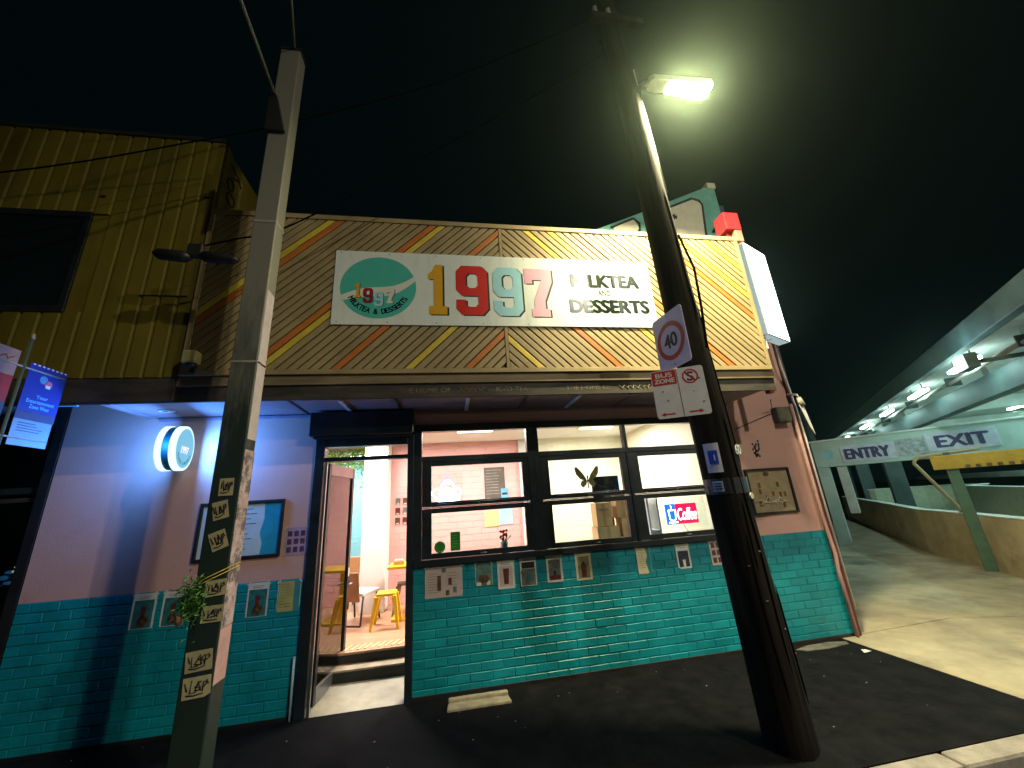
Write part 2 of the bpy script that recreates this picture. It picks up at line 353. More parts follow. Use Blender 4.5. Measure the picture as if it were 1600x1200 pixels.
# --- fascia: chevron of separate battens on a backing board
FL, FR, FB, FT, FY = -2.60, 4.08, 3.25, 5.23, -0.70
fas = box('fascia', FL, FR, FY, FY + 0.06, FB, FT, M_fback, shop, 0.004)
AX = 0.685; HW = 0.107
leftcol = {-30: 0}
def batten_colour(ix, cols):
    for c, v in cols:
        if abs(ix - v) < HW * 0.5: return c
    return None
LC = [('y', -3.23), ('o', -3.12), ('o', -2.05), ('y', -1.94), ('o', -1.19), ('y', -0.43), ('o', 0.21)]
RC = [('o', 3.55), ('y', 2.87), ('y', 3.27), ('o', 4.75), ('y', 5.10), ('y', 5.50), ('o', 2.05), ('y', 1.07)]
gap = 0.020
TOPB, BOTB = FT - 0.055, FB + 0.05
def batten(ix, side):
    a, b = ix - HW / 2 + gap / 2, ix + HW / 2 - gap / 2; h = FT - 3.28 + 0.5
    if side < 0: poly = [(a - 0.5, 2.78), (b - 0.5, 2.78), (b + h, 3.28 + h), (a + h, 3.28 + h)]; poly = clip_poly(poly, FL + 0.05, AX - 0.02, BOTB, TOPB)
    else: poly = [(a + 0.5, 2.78), (b + 0.5, 2.78), (b - h, 3.28 + h), (a - h, 3.28 + h)]; poly = clip_poly(poly, AX + 0.02, FR - 0.05, BOTB, TOPB)
    if len(poly) < 3: return
    c = batten_colour(ix, LC if side < 0 else RC)
    d = random.uniform(-0.003, 0.003)
    # battens are raked: a flat front, chamfered sides
    prism('batten', poly, FY - 0.030 + d, FY - 0.001, {'y': M_yel, 'o': M_orange, None: M_fascia}[c], fas, 'xz', 0.006)
i = -50
while i < 10:
    batten(-0.43 + i * HW * 1.0 + 0.0, -1); i += 1
for i in range(-30, 40): batten(3.55 + (i) * HW, 1)
box('centre_joint', AX - 0.018, AX + 0.018, FY - 0.036, FY - 0.001, BOTB, TOPB, M_fascia, fas, 0.003)
for (a, b, c, d) in ((FL, FR, TOPB + 0.001, FT + 0.01), (FL, FR, FB - 0.005, BOTB - 0.001)): box('frame_rail', a, b, FY - 0.042, FY - 0.002, c, d, M_fascia, fas, 0.005)
for a in (FL, FR - 0.05): box('frame_rail', a, a + 0.05, FY - 0.040, FY - 0.0025, BOTB + 0.001, TOPB - 0.001, M_fascia, fas, 0.005)
box('parapet_return', FR - 0.09, FR - 0.002, FY + 0.061, 0.0, FB, FT - 0.02, M_maroon, shop, 0.004)
# awning edge under the fascia, faint gold lettering on its valance
edge = box('awning_edge', -2.62, FR + 0.03, FY - 0.012, FY + 0.05, 3.14, FB - 0.008, M_band, shop, 0.006)
val = box('valance', -4.6, FR + 0.02, FY + 0.012, FY + 0.04, 2.985, 3.138, M_valance, shop, 0.005)
M_faint = mat('faded gold lettering', (0.20, 0.16, 0.085), 0.6, var=0.5, scale=18)
FV = frame((0, FY + 0.011, 3.065), (1, 0, 0))
for s, w_, h_, xx, sh in (('THE HOME OF', 0.55, 0.05, -0.24, 0), ('ICED TEA', 0.36, 0.055, 0.72, 0), ('THE HOME OF', 0.55, 0.05, 1.62, 0)):
    text('lettering', s, w_, h_, (xx, 0, 0), M_faint, val, 0.001, 0.0, sh, FV)
for cx_, n_ in ((0.12, 9), (1.98, 11)):      # the script word between, a continuous brush line
    g = MB(); g.tube([(cx_ + k * .02, FY + .0095, 3.062 + .022 * math.sin(k * 1.9) + (.02 if k % 5 == 0 else 0)) for k in range(n_ * 2)], .004, 5); g.build('script', M_faint, val)
# soffit in sheets with pale cover battens
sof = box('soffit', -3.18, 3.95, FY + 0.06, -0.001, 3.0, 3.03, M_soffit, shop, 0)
M_batw = mat('white cover strip', (0.75, 0.72, 0.75), 0.5)
for xx in (-1.12, 0.23, 1.53, 2.83): box('cover_strip', xx - 0.022, xx + 0.022, FY + 0.07, -0.02, 2.982, 2.999, M_batw, sof, 0.003)
for xx in (-1.62, -0.55, 0.9, 2.2): box('joint_bead', xx - 0.012, xx + 0.012, FY + 0.07, -0.004, 2.992, 2.999, M_dark, sof, 0)
box('cornice', -3.16, -1.53, -0.022, -0.001, 2.955, 2.990, mat('cornice blue', (0.26, 0.22, 0.30), 0.6), shop, 0.004); box('cornice', -0.38, 3.9, -0.022, -0.001, 2.955, 2.990, M_soffit, shop, 0.004)
box('end_beam', -3.27, -3.19, FY + 0.06, -0.003, 2.99, 3.07, M_soffit, shop, 0.004)

# --- windows: three bays, transom light over two sashes
def bar(name, x0, x1, z0, z1, p, y0=-0.035, y1=0.06, m=None): return box(name, x0, x1, y0, y1, z0, z1, m or M_dark, p, 0.004)
bays = [(-0.31, 0.97, -0.20, 0.895), (1.12, 2.27, 1.23, 2.19), (2.31, 3.46, 2.43, 3.375)]
for i, (a, b, sa, sb) in enumerate(bays):
    L0 = [-0.40, 1.045, 2.29][i]; R0 = [1.045, 2.29, 3.56][i]
    wi = bar('window', L0, R0, 2.735, 2.82, shop); wi['label'] = ['window bay nearest the door with pink wall behind', 'middle window bay with cream wall behind', 'window bay behind the timber pole'][i]
    bar('frame', L0, R0, 1.235, 1.30, wi, -0.05, 0.06); bar('frame', L0, a, 1.301, 2.734, wi); bar('frame', b, R0, 1.301, 2.734, wi)
    bar('transom', a, b, 2.375, 2.435, wi)
    for (z0, z1) in ((1.36, 1.785), (1.91, 2.32)):
        s0, s1 = z0 - 0.055, z1 + 0.055
        bar('sash', a + 0.003, sa, s0, s1, wi, -0.022, 0.035); bar('sash', sb, b - 0.003, s0, s1, wi, -0.022, 0.035)
        bar('sash', sa, sb, s0, z0, wi, -0.022, 0.035); bar('sash', sa, sb, z1, s1, wi, -0.022, 0.035)
        box('pane', sa, sb, 0.004, 0.009, z0, z1, G_win, wi, 0)
    bar('mullion', a, b, 1.842, 1.853, wi, -0.028, 0.05)
    box('pane', a, b, 0.012, 0.017, 2.436, 2.734, G_win, wi, 0)
    tube('latch', [((sa + sb) / 2, -0.03, 1.33), ((sa + sb) / 2 + 0.07, -0.036, 1.33)], 0.008, M_steel, wi)
    tube('stay', [(sa + 0.06, -0.032, 1.885), (sb - 0.05, -0.032, 1.895)], 0.004, M_steel, wi)
    mesh('rivet', *tubeg([((sa + sb) / 2, -0.04, 1.88), ((sa + sb) / 2, -0.02, 1.88)], 0.010), M_steel, wi)

# --- door opening, roller shutter box, threshold and steps
df = bar('door_frame', -1.50, -1.40, -0.02, 2.70, shop, -0.04, 0.1)
bar('jamb', -0.475, -0.402, -0.02, 2.70, df, -0.04, 0.1); bar('head', -1.399, -0.476, 2.595, 2.70, df, -0.035, 0.1); bar('transom', -1.399, -0.476, 2.43, 2.475, df, -0.03, 0.08)
box('pane', -1.399, -0.476, 0.01, 0.016, 2.476, 2.594, G_win, df, 0)
bar('track', -1.385, -1.36, 0.0, 2.43, df, -0.03, 0.0, M_steel)
sh = box('shutter_box', -1.54, -0.395, -0.19, -0.001, 2.70, 2.975, M_dark, shop, 0.012)
box('shutter_lip', -1.50, -0.43, -0.15, -0.06, 2.675, 2.699, M_dark, sh, 0.004)
prism('threshold', [(-0.02, 0.0), (0.52, 0.065), (0.52, -0.2), (-0.02, -0.2)], -1.40, -0.48, mat('threshold concrete', (0.42, 0.38, 0.28), 0.75, var=0.15, scale=4), shop, 'yz', 0.004)
box('step', -1.60, -0.30, 0.52, 0.70, -0.2, 0.185, M_step, shop, 0.006); box('step_riser', -1.59, -0.31, 0.517, 0.5195, 0.06, 0.165, M_black, shop, 0)
box('step_riser', -1.59, -0.31, 0.697, 0.6995, 0.19, 0.275, M_black, shop, 0)
# door leaf swung inwards
hx, hy = -1.385, 0.09; ex, ey = -1.275, 0.84
dd = Vector((ex - hx, ey - hy, 0)); dl = dd.length; DM = frame((hx, hy, 0.04), dd)
def dpart(name, x0, x1, y0, y1, m, parent, z0=-0.022, z1=0.022, bev=0.003):
    V = [DM @ Vector(v) for v in bv(x0, x1, y0, y1, z0, z1)]; return mesh(name, V, BF, m, parent, bev)
door = dpart('door', 0, 0.055, 0.0, 2.38, M_dark, shop); door['label'] = 'glazed shop door standing open inwards'
dpart('stile', dl - 0.055, dl, 0.0, 2.38, M_dark, door); dpart('top_rail', 0.056, dl - 0.056, 2.25, 2.38, mat('pinkish rail', (0.35, 0.18, 0.17), 0.5), door)
dpart('bottom_rail', 0.056, dl - 0.056, 0.0, 0.14, M_steel, door); dpart('pane', 0.056, dl - 0.056, 0.141, 2.249, G_door, door, -0.003, 0.003, 0)
tube('handle', [DM @ Vector((dl - 0.03, 0.98, 0.03)), DM @ Vector((dl - 0.03, 0.98, 0.07)), DM @ Vector((dl - 0.13, 0.98, 0.07))], 0.010, M_steel, door)
dpart('lock_plate', dl - 0.045, dl - 0.015, 1.06, 1.16, M_iwhite, door, 0.023, 0.027)

# --- interior shell
box('interior_floor', -3.2, 3.75, 0.70, 6.2, 0.1, 0.30, M_floor, shop, 0)
box('ceiling', -3.2, 3.75, 0.18, 6.2, 3.05, 3.12, M_iwhite, shop, 0)
box('interior_wall', -3.0, -2.85, 0.18, 6.0, 0.3, 3.05, M_ipink, shop, 0); box('interior_wall', 3.6, 3.72, 0.18, 3.0, 0.1, 3.05, M_icream, shop, 0)
def brickface(name, x0, x1, y, z0, z1, lw, lh, m, parent):
    back = box(name, x0, x1, y, y + 0.15, z0, z1, m, parent, 0); g = MB(); r = 0; z = z0
    while z < z1 - 0.01:
        zz = min(z + lh - 0.006, z1); x = x0 - (lw / 2 if r % 2 else 0)
        while x < x1:
            a, b = max(x, x0), min(x + lw - 0.006, x1); x += lw
            if b - a > 0.02:
                d = y - 0.004 - random.random() * 0.002
                V = [(a, y + .001, z), (b, y + .001, z), (b, y + .001, zz), (a, y + .001, zz), (a + .003, d, z + .003), (b - .003, d, z + .003), (b - .003, d, zz - .003), (a + .003, d, zz - .003)]
                g.add(V, [(4, 5, 6, 7), (0, 1, 5, 4), (1, 2, 6, 5), (2, 3, 7, 6), (3, 0, 4, 7)])
        z += lh; r += 1
    o = g.build('bricks', m, back); o['kind'] = 'stuff'; return back
brickface('back_wall', -1.06, 1.38, 2.9, 0.3, 3.05, 0.30, 0.115, M_ipink, shop)['label'] = 'pink painted brick wall inside'
brickface('back_wall', 1.80, 3.6, 2.9, 0.3, 3.05, 0.30, 0.115, M_icream, shop)['label'] = 'cream painted brick wall inside'
brickface('back_wall', -2.85, -1.0, 5.2, 0.3, 3.05, 0.26, 0.11, M_iblue, shop)['label'] = 'blue painted brick wall at the far end inside'
box('column', -1.46, -1.062, 2.45, 2.95, 0.3, 3.05, M_iwhite, shop, 0.01); box('column', 1.381, 1.799, 2.82, 3.0, 0.3, 3.05, M_iwhite, shop, 0.01)
box('partition', -1.06, 3.7, 3.06, 3.12, 0.3, 3.05, M_iwhite, shop, 0)
# tactile strips at the head of the step
for i in range(13):
    a = -1.42 + i * 0.078; prism('tactile_bar', [(a, 0.76), (a + 0.028, 0.76), (a + 0.088, 0.94), (a + 0.060, 0.94)], 0.3005, 0.308, mat('tactile yellow', (0.80, 0.62, 0.30), 0.5), shop, 'xy', 0.002)
# ceiling light panels (lit)
G_panel = glow('lit ceiling panel', (1.0, 0.95, 0.86), 9.0)
def area(name, loc, rot, sx, sy, p, col, parent=None, spread=180):
    l = bpy.data.lights.new(name, 'AREA'); l.shape = 'RECTANGLE'; l.size = sx; l.size_y = sy; l.energy = p; l.color = col; l.spread = R(spread)
    o = link(bpy.data.objects.new(name, l)); o.location = loc; o.rotation_euler = rot; put(o, parent); return o
def point(name, loc, p, col, r=0.05, parent=None):
    l = bpy.data.lights.new(name, 'POINT'); l.energy = p; l.color = col; l.shadow_soft_size = r
    o = link(bpy.data.objects.new(name, l)); o.location = loc; put(o, parent); return o
for (cx, cy, lab, pw) in ((-1.4, 2.05, 'lit ceiling panel seen through the transom over the door', 84), (0.45, 1.5, 'lit ceiling panel above the pink wall', 84), (2.6, 1.6, 'lit ceiling panel above the cream wall', 84), (-2.1, 4.2, 'lit ceiling panel near the blue brick wall', 80)):
    t = thing('ceiling_light', lab, 'ceiling light', (cx, cy, 3.05), 'ceiling lights inside the shop')
    box('housing', cx - 0.32, cx + 0.32, cy - 0.18, cy + 0.18, 3.022, 3.049, M_iwhite, t, 0.004); box('diffuser', cx - 0.29, cx + 0.29, cy - 0.15, cy + 0.15, 3.012, 3.0215, G_panel, t, 0)
    area('panel_light', (cx, cy, 3.005), (0, 0, 0), 0.58, 0.3, pw, (1.0, 0.96, 0.92), t)

# --- mural gable rising behind the fascia
gab = prism('gable', [(2.2, 4.9), (2.2, 5.92), (2.55, 6.08), (3.29, 6.42), (4.75, 7.12), (4.86, 7.08), (4.86, 4.9)], 0.2, 0.45, mat('mural teal', (0.16, 0.48, 0.42), 0.7, var=0.1), shop)
box('gable_return', 4.861, 5.0, 0.25, 0.6, 4.9, 6.75, mat('gable blue', (0.03, 0.09, 0.16), 0.7), shop, 0.004)
M_mur = mat('mural cream', (0.74, 0.72, 0.58), 0.7, var=0.06)
prism('mural_patch', [(3.45, 5.9), (3.45, 6.36), (4.35, 6.78), (4.50, 6.72), (4.50, 6.55), (4.42, 5.9)], 0.192, 0.199, M_mur, gab); prism('mural_patch', [(2.72, 5.95), (2.78, 6.10), (3.15, 6.27), (3.22, 6.1), (3.1, 5.95)], 0.192, 0.199, M_mur, gab)
mo = MB()
mo.tube([(3.44, .188, 6.37), (4.33, .188, 6.80), (4.47, .188, 6.77), (4.52, .188, 6.68), (4.50, .188, 6.5), (4.43, .188, 5.9)], 0.018, 6); mo.tube([(2.71, .188, 6.08), (2.80, .188, 6.12), (3.14, .188, 6.29), (3.24, .188, 6.2), (3.22, .188, 6.05), (3.1, .188, 5.93)], 0.018, 6)
for a in range(3): c, s = math.cos(a * math.pi / 3 + .3) * .055, math.sin(a * math.pi / 3 + .3) * .055; mo.tube([(3.92 - c, .188, 6.38 - s), (3.92 + c, .188, 6.38 + s)], 0.012, 6)
mo.tube([(3.68, .188, 6.2), (3.78, .188, 6.2)], 0.02, 6); mo.tube([(4.60, .188, 6.1), (4.68, .188, 6.22), (4.80, .188, 6.2)], 0.025, 6); mo.tube([(4.6, .188, 5.98), (4.72, .188, 6.0), (4.82, .188, 5.9)], 0.025, 6)
mo.build('mural_outline', M_ink, gab)
box('cap', 4.70, 4.88, 0.17, 0.5, 7.06, 7.18, M_mur, gab, 0.02)

# --- right-hand corner: trim, conduit, bracket
box('corner_trim', XR + 0.002, XR + 0.075, -0.03, 0.12, 0.0, 4.6, M_maroon, shop, 0.006)
tube('conduit', [(XR - 0.01, -0.045, 0.0), (XR - 0.015, -0.045, 0.75), (XR + 0.005, -0.05, 0.95), (XR - 0.02, -0.045, 1.4), (XR - 0.02, -0.045, 2.95)], 0.022, M_pipe, shop)
tube('conduit', [(XR + 0.09, -0.02, 0.3), (XR + 0.09, -0.02, 2.5), (XR + 0.05, -0.03, 3.1), (XR - 0.06, -0.10, 3.5), (XR - 0.1, -0.12, 4.2)], 0.018, M_wpipe, shop)

# ================================================================== SHOP SIGN PANEL
SGN = frame((0.69, FY - 0.047, 4.28), (1, 0, 0))
sg = thing('shop_sign_panel', 'long white name panel with big coloured numerals on the chevron fascia', 'shop sign', SGN, world=False)
SW, SH = 3.85, 0.94
def lbox(name, x0, x1, y0, y1, z0, z1, m, p, bev=0.0): return box(name, x0, x1, y0, y1, z0, z1, m, p, bev)
lbox('panel', -SW / 2, SW / 2, -SH / 2, SH / 2, -0.012, 0.0, M_white, sg, 0.002)
for i in range(8):
    for s in (-1, 1):
        mesh('screw', *tubeg([(-SW / 2 + 0.06 + i * (SW - 0.12) / 7, s * (SH / 2 - 0.03), 0.0), (-SW / 2 + 0.06 + i * (SW - 0.12) / 7, s * (SH / 2 - 0.03), 0.003)], 0.007, 6), M_steel, sg)
# varsity block numerals, unit box 0..1 (w 0.62)
def num(ch):
    if ch == '1': return [[(.02, .80), (.02, .70), (.20, .70), (.20, .16), (.06, .16), (.06, 0), (.62, 0), (.62, .16), (.48, .16), (.48, 1), (.24, 1), (.14, .86)]]
    if ch == '9': return 'nine'
    if ch == '7': return [[(0, 1), (.66, 1), (.66, .72), (.46, .32), (.46, .16), (.56, .16), (.56, 0), (.12, 0), (.12, .16), (.20, .16), (.20, .34), (.40, .76), (.18, .76), (.18, .68), (0, .68)]]
def nine_quads():
    o = [(.12, 1), (.54, 1), (.66, .88), (.66, .12), (.54, 0), (.12, 0), (0, .12), (0, .30), (.20, .30), (.20, .20), (.26, .16), (.40, .16), (.46, .22), (.46, .38), (.12, .38), (0, .50), (0, .88)]
    hole = [(.26, .84), (.40, .84), (.46, .78), (.46, .60), (.40, .54), (.26, .54), (.20, .60), (.20, .78)]
    return o, hole
def numeral(ch, x, y, w, h, m, p, z0, z1):
    sx = w / .66
    bm = bmesh.new()
    loops = num(ch)
    if loops == 'nine': loops = list(nine_quads())
    es = []
    for lp in loops:
        vs = [bm.verts.new((x + a * sx, y + b * h, z1)) for a, b in lp]
        es += [bm.edges.new((vs[i], vs[(i + 1) % len(vs)])) for i in range(len(vs))]
    bmesh.ops.triangle_fill(bm, use_beauty=True, use_dissolve=False, edges=es)
    r = bmesh.ops.extrude_face_region(bm, geom=list(bm.faces)); bmesh.ops.translate(bm, vec=(0, 0, z0 - z1), verts=[v for v in r['geom'] if isinstance(v, bmesh.types.BMVert)])
    bmesh.ops.recalc_face_normals(bm, faces=bm.faces)
    me = bpy.data.meshes.new('numeral'); bm.to_mesh(me); bm.free(); me.materials.append(m)
    o = link(bpy.data.objects.new('numeral', me)); put(o, p); return o
for ch, x, w, m, dy in (('1', -0.90, 0.24, M_gold, 0.0), ('9', -0.57, 0.37, M_sred, 0.0), ('9', -0.13, 0.35, M_sblue, -0.005), ('7', 0.26, 0.34, M_spink, -0.01)):
    numeral(ch, x + 0.022, -0.335 + dy - 0.012, w, 0.655, M_ink, sg, 0.0005, 0.0015); numeral(ch, x, -0.335 + dy, w, 0.655, m, sg, 0.002, 0.004)
M_letter = mat('dark green-black lettering', (0.006, 0.018, 0.014), 0.22, spec=0.6)
text('lettering', 'MILKTEA', 0.92, 0.185, (1.30, 0.165, 0.001), M_letter, sg, 0.002, 0.05, split=True); text('lettering', 'AND', 0.17, 0.075, (1.27, -0.005, 0.001), M_letter, sg, 0.002, split=True); text('lettering', 'DESSERTS', 1.05, 0.185, (1.32, -0.19, 0.001), M_letter, sg, 0.002, 0.05, split=True)
M_dot = mat('pale rose dots', (0.68, 0.50, 0.46), 0.4)
for s in (-1, 1):
    for i in range(5):
        xx = 1.27 + s * (0.16 + i * 0.075); prism('dot', disc(xx, -0.01, 0.018, 10), 0.0005, 0.002, M_dot, sg, 'xy')
# round logo: turquoise disc with a pale swoosh, small numerals and arc lettering
LX, LY, LR = -1.44, 0.0, 0.415
prism('logo_disc', disc(LX, LY, LR, 56, LR * 0.95), 0.0003, 0.0012, M_teals, sg, 'xy')
M_swoosh = mat('pale swoosh print', (0.70, 0.72, 0.64), 0.35, var=0.03)
sw = []
for i in range(15):
    t = i / 14; xx = LX - 0.40 + 0.80 * t; yy = LY - 0.16 + 0.28 * t * t + 0.04 * math.sin(t * 6); sw.append((xx, yy, 0.03 + 0.055 * math.sin(math.pi * min(t * 0.75 + 0.12, 1))))
prism('swoosh', [(a, b + c) for a, b, c in sw] + [(a, b - c * 0.4) for a, b, c in sw][::-1], 0.0013, 0.002, M_swoosh, sg, 'xy')
for ch, x, y, w, m in (('1', -0.26, -0.14, 0.075, M_gold), ('9', -0.165, -0.20, 0.10, mat('dark red print', (0.30, 0.01, 0.02), 0.4)), ('9', -0.045, -0.245, 0.10, M_sblue), ('7', 0.075, -0.205, 0.10, M_swoosh)):
    numeral(ch, LX + x + 0.008, LY + y - 0.005, w, 0.185, M_ink, sg, 0.0021, 0.0026); numeral(ch, LX + x, LY + y, w, 0.185, m, sg, 0.0027, 0.0034)
arc = 'MILKTEA & DESSERTS'
for i, ch in enumerate(arc):
    if ch == ' ': continue
    a = R(208 + (i) * (332 - 208) / (len(arc) - 1)); rr = 0.325
    text('letter', ch, 0.022 if ch == 'I' else 0.047, 0.066, (LX + rr * math.cos(a), LY + rr * 0.95 * math.sin(a), 0.0022), M_letter, sg, 0.001, 0.03, rot=a + math.pi / 2)

# ================================================================== ROUND PROJECTING SIGN (lit)
RS = frame((-2.68, -0.30, 2.60), (-0.19, 0.98, 0))     # local x -> +Y, out -> +X
rs = thing('round_light_box', 'small round projecting light box glowing blue white on left wall', 'light box', RS, world=False)
G_face = glow('lit pale blue acrylic', (0.24, 0.60, 0.85), 0.80); G_rim = glow('lit white rim', (0.55, 0.85, 1.0), 1.5)
def cyl(name, r, z0, z1, m, p, n=48):
    o = prism(name, disc(0, 0, r, n), z0, z1, m, p, 'xy'); return o
cyl('rim_band', 0.218, -0.115, -0.055, mat('teal rim band', (0.01, 0.16, 0.22), 0.4), rs)
cyl('lit_edge', 0.226, -0.0545, -0.004, G_rim, rs); cyl('lit_edge', 0.226, -0.165, -0.1155, G_rim, rs)
cyl('face', 0.200, -0.0035, 0.0, G_face, rs)
M_prt = glow('printed teal on lit face', (0.02, 0.22, 0.28), 0.6)
t_ = 'MILKTEA & DESSERTS'
for i, ch in enumerate(t_):
    if ch == ' ': continue
    a = R(205 + i * 130 / (len(t_) - 1)); text('letter', ch, 0.018 if ch != 'I' else 0.008, 0.028, (0.155 * math.cos(a), 0.155 * math.sin(a), 0.0005), M_prt, rs, 0.0008, 0.02, rot=a + math.pi / 2)
text('numerals', '1997', 0.17, 0.075, (0.0, -0.02, 0.0005), glow('printed pale numerals', (0.80, 0.75, 0.72), 1.2), rs, 0.0008, 0.03)
for yy in (0.07, -0.10): tube('bracket', [(0.14, yy, -0.085), (0.299, yy, -0.085)], 0.016, M_steel, rs)
BL = (0.07, 0.30, 1.0)
area('sign_light', (0.02, 0, 0.03), (R(180), 0, 0), 0.36, 0.36, 25.0, BL, rs)
o = area('sign_light', (0, 0, -0.19), (0, 0, 0), 0.36, 0.36, 25.0, BL, rs)
point('sign_light', (-0.30, 0.0, -0.08), 6.0, BL, 0.1, rs)
# painted eye and its little sensor box on the soffit
ey_ = thing('eye_plaque', 'white painted eye on the awning soffit above the round light box', 'plaque', frame((-2.90, -0.33, 2.998), (1, 0, 0), (0, -1, 0)), world=False)
prism('plaque', disc(0, 0, 0.075, 24, 0.05), 0, 0.008, mat('pale blue plaque', (0.5, 0.6, 0.7), 0.5), ey_, 'xy'); prism('pupil', disc(-0.01, 0.008, 0.028, 18, 0.02), 0.0085, 0.010, M_ink, ey_, 'xy')
for i in range(4): tube('lash', [(-0.03 + i * 0.025, -0.05, 0.005), (-0.035 + i * 0.03, -0.066, 0.005)], 0.003, M_ink, ey_, 5)

# ================================================================== FRAMES AND POSTERS ON THE WALL
def sheet(name, label, cat, x0, x1, z0, z1, m, y=-0.004, thick=0.003, group='paper notices along the teal brickwork', tilt=0):
    M = frame(((x0 + x1) / 2, y, (z0 + z1) / 2), (math.cos(tilt), 0, math.sin(tilt))); w, h = (x1 - x0) / 2, (z1 - z0) / 2
    t = thing(name, label, cat, M, group, world=False)
    lbox('sheet', -w, w, -h, h, -thick, 0, m, t, 0.0008)
    for a in (-1, 1):
        q = prism('tape', [(-.022, -.008), (.020, -.009), (.022, .008), (-.020, .009)], .0004, .0012, mat('clear tape', (.55, .58, .55), .08, coat=.6), t, 'xy'); q.location = (a * (w - .004), h - .004, 0); q.rotation_euler.z = a * -.75 + random.uniform(-.15, .15)
        lbox('sleeve_edge', a * w - .003, a * w + .003, -h * random.uniform(.7, 1), h * .8, .0004, .0014, mat('clear tape', (.55, .58, .55), .08, coat=.6), t)
    return t, w, h
def blk(t, name, x0, x1, y0, y1, m, k=1): return lbox(name, x0, x1, y0, y1, 0.0003, 0.0003 + 0.0006 * k, m, t)
M_pgrey = mat('grey photo print', (0.16, 0.17, 0.16), 0.4, var=0.35, scale=20); M_pteal = mat('teal photo print', (0.03, 0.17, 0.18), 0.4, var=0.3, scale=18); M_pbrown = mat('brown photo print', (0.13, 0.075, 0.035), 0.4, var=0.5, scale=22)
M_pred = mat('oxblood print', (0.14, 0.028, 0.025), 0.4, var=0.3, scale=20); M_pplum = mat('plum print', (0.13, 0.045, 0.10), 0.4, var=0.3, scale=20); M_pgreen = mat('olive print', (0.36, 0.36, 0.10), 0.4, var=0.2, scale=15)
def cup(t, cx, y0, w, h, m): return prism('cup', [(cx - w * .36, y0), (cx + w * .36, y0), (cx + w * .5, y0 + h), (cx - w * .5, y0 + h)], 0.001, 0.002, m, t, 'xy')
def lines(t, x0, x1, y0, n, dy, m=None, th=0.004):
    for i in range(n): blk(t, 'text_line', x0, x0 + (x1 - x0) * random.uniform(.6, 1), y0 - i * dy, y0 - i * dy + th, m or M_ink)
# right run under the windows
NY = -0.007
t, w, h = sheet('price_list', 'wide pale pink menu sheet under the window beside the door', 'menu', -0.27, 0.13, 0.91, 1.225, M_ppink, NY)
prism('crest', disc(0.0, h - 0.045, 0.026, 16), .0004, .0012, M_pgrey, t, 'xy'); lines(t, -w + .03, -.03, .08, 8, .026, M_pgrey); lines(t, .03, w - .03, .08, 5, .03, M_pgrey); blk(t, 'picture', -.07, -.03, -.09, .06, M_pbrown, 2); blk(t, 'picture', .05, .085, -.04, .03, M_pred, 2); blk(t, 'picture', .1, .14, -.12, -.06, M_pgrey, 2); blk(t, 'picture', .02, .06, -.14, -.09, M_pbrown, 2)
t, w, h = sheet('photo_notice', 'borderless grey green photo print second from the door under the windows', 'poster', 0.28, 0.465, 0.985, 1.22, mat('faded green photo', (0.12, 0.22, 0.19), 0.35, var=0.3, scale=14), NY)
prism('dish', disc(0.0, -.05, .06, 18, .045), .0004, .0012, M_pbrown, t, 'xy'); blk(t, 'garnish', -.085, -.03, -.115, -.08, M_paper); blk(t, 'garnish', .03, .07, -.115, -.07, M_cream)
t, w, h = sheet('drink_poster', 'white poster with one dark red drink under the first window', 'poster', 0.53, 0.72, 0.93, 1.225, M_paper, NY); blk(t, 'picture', -.075, .075, -.125, .085, M_ppink); cup(t, 0, -.10, .07, .16, M_pred); lines(t, -.06, .06, .115, 2, .015)
t, w, h = sheet('drink_poster', 'white poster with black heading bar and grey cup below the first window', 'poster', 0.79, 0.975, 0.935, 1.23, M_paper, NY); blk(t, 'heading', -.075, .075, .035, .10, M_ink); blk(t, 'picture', -.08, .08, -.14, .03, M_pgrey); cup(t, 0, -.12, .05, .11, M_pteal); lines(t, -.06, .06, .118, 1, .015)
t, w, h = sheet('drink_poster', 'white poster with grey sky photo and dark brown base under the window post', 'poster', 1.10, 1.285, 0.945, 1.235, M_paper, NY); blk(t, 'picture', -.07, .07, -.12, .09, M_pgrey); blk(t, 'table_print', -.07, .07, -.12, -.075, M_pred, 2); cup(t, 0, -.075, .03, .05, M_ink)
t, w, h = sheet('drink_poster', 'cream poster with red figure on olive photo below the middle window', 'poster', 1.45, 1.64, 0.935, 1.24, M_cream, NY); blk(t, 'picture', -.07, .07, -.13, .10, mat('khaki print', (.26, .24, .12), .4, var=.3, scale=14)); cup(t, .0, -.12, .07, .14, M_pred); prism('head_print', disc(0, .03, .016, 12), .002, .003, M_ink, t, 'xy')
t, w, h = sheet('notice', 'yellowed notice with torn teal edge between middle window and timber pole', 'notice', 2.22, 2.39, 0.935, 1.225, M_cream, NY); lines(t, -.06, .03, .11, 9, .024, M_pgreen, .006); prism('tear', [(.085, .145), (.03, .145), (.05, .05), (.02, -.02), (.05, -.145), (.085, -.145)], .0005, .0015, M_teal, t, 'xy')
t, w, h = sheet('drink_poster', 'white poster with navy photo closest to the timber pole on its left', 'poster', 2.74, 2.915, 0.945, 1.225, M_paper, NY); blk(t, 'picture', -.07, .07, -.12, .06, mat('navy print', (.03, .035, .07), .4, var=.4, scale=16)); cup(t, 0, -.12, .04, .08, M_paper); lines(t, -.06, .06, .115, 2, .02, M_pgrey)
t, w, h = sheet('picture_menu', 'pink picture menu with nine dark squares partly behind the timber pole', 'menu', 3.20, 3.44, 0.945, 1.24, M_ppink, NY)
for i in range(3):
    for j in range(3): blk(t, 'picture', -.10 + i * .07, -.10 + i * .07 + .05, -.12 + j * .085, -.12 + j * .085 + .06, M_pplum if (i + j) % 2 else M_pbrown)
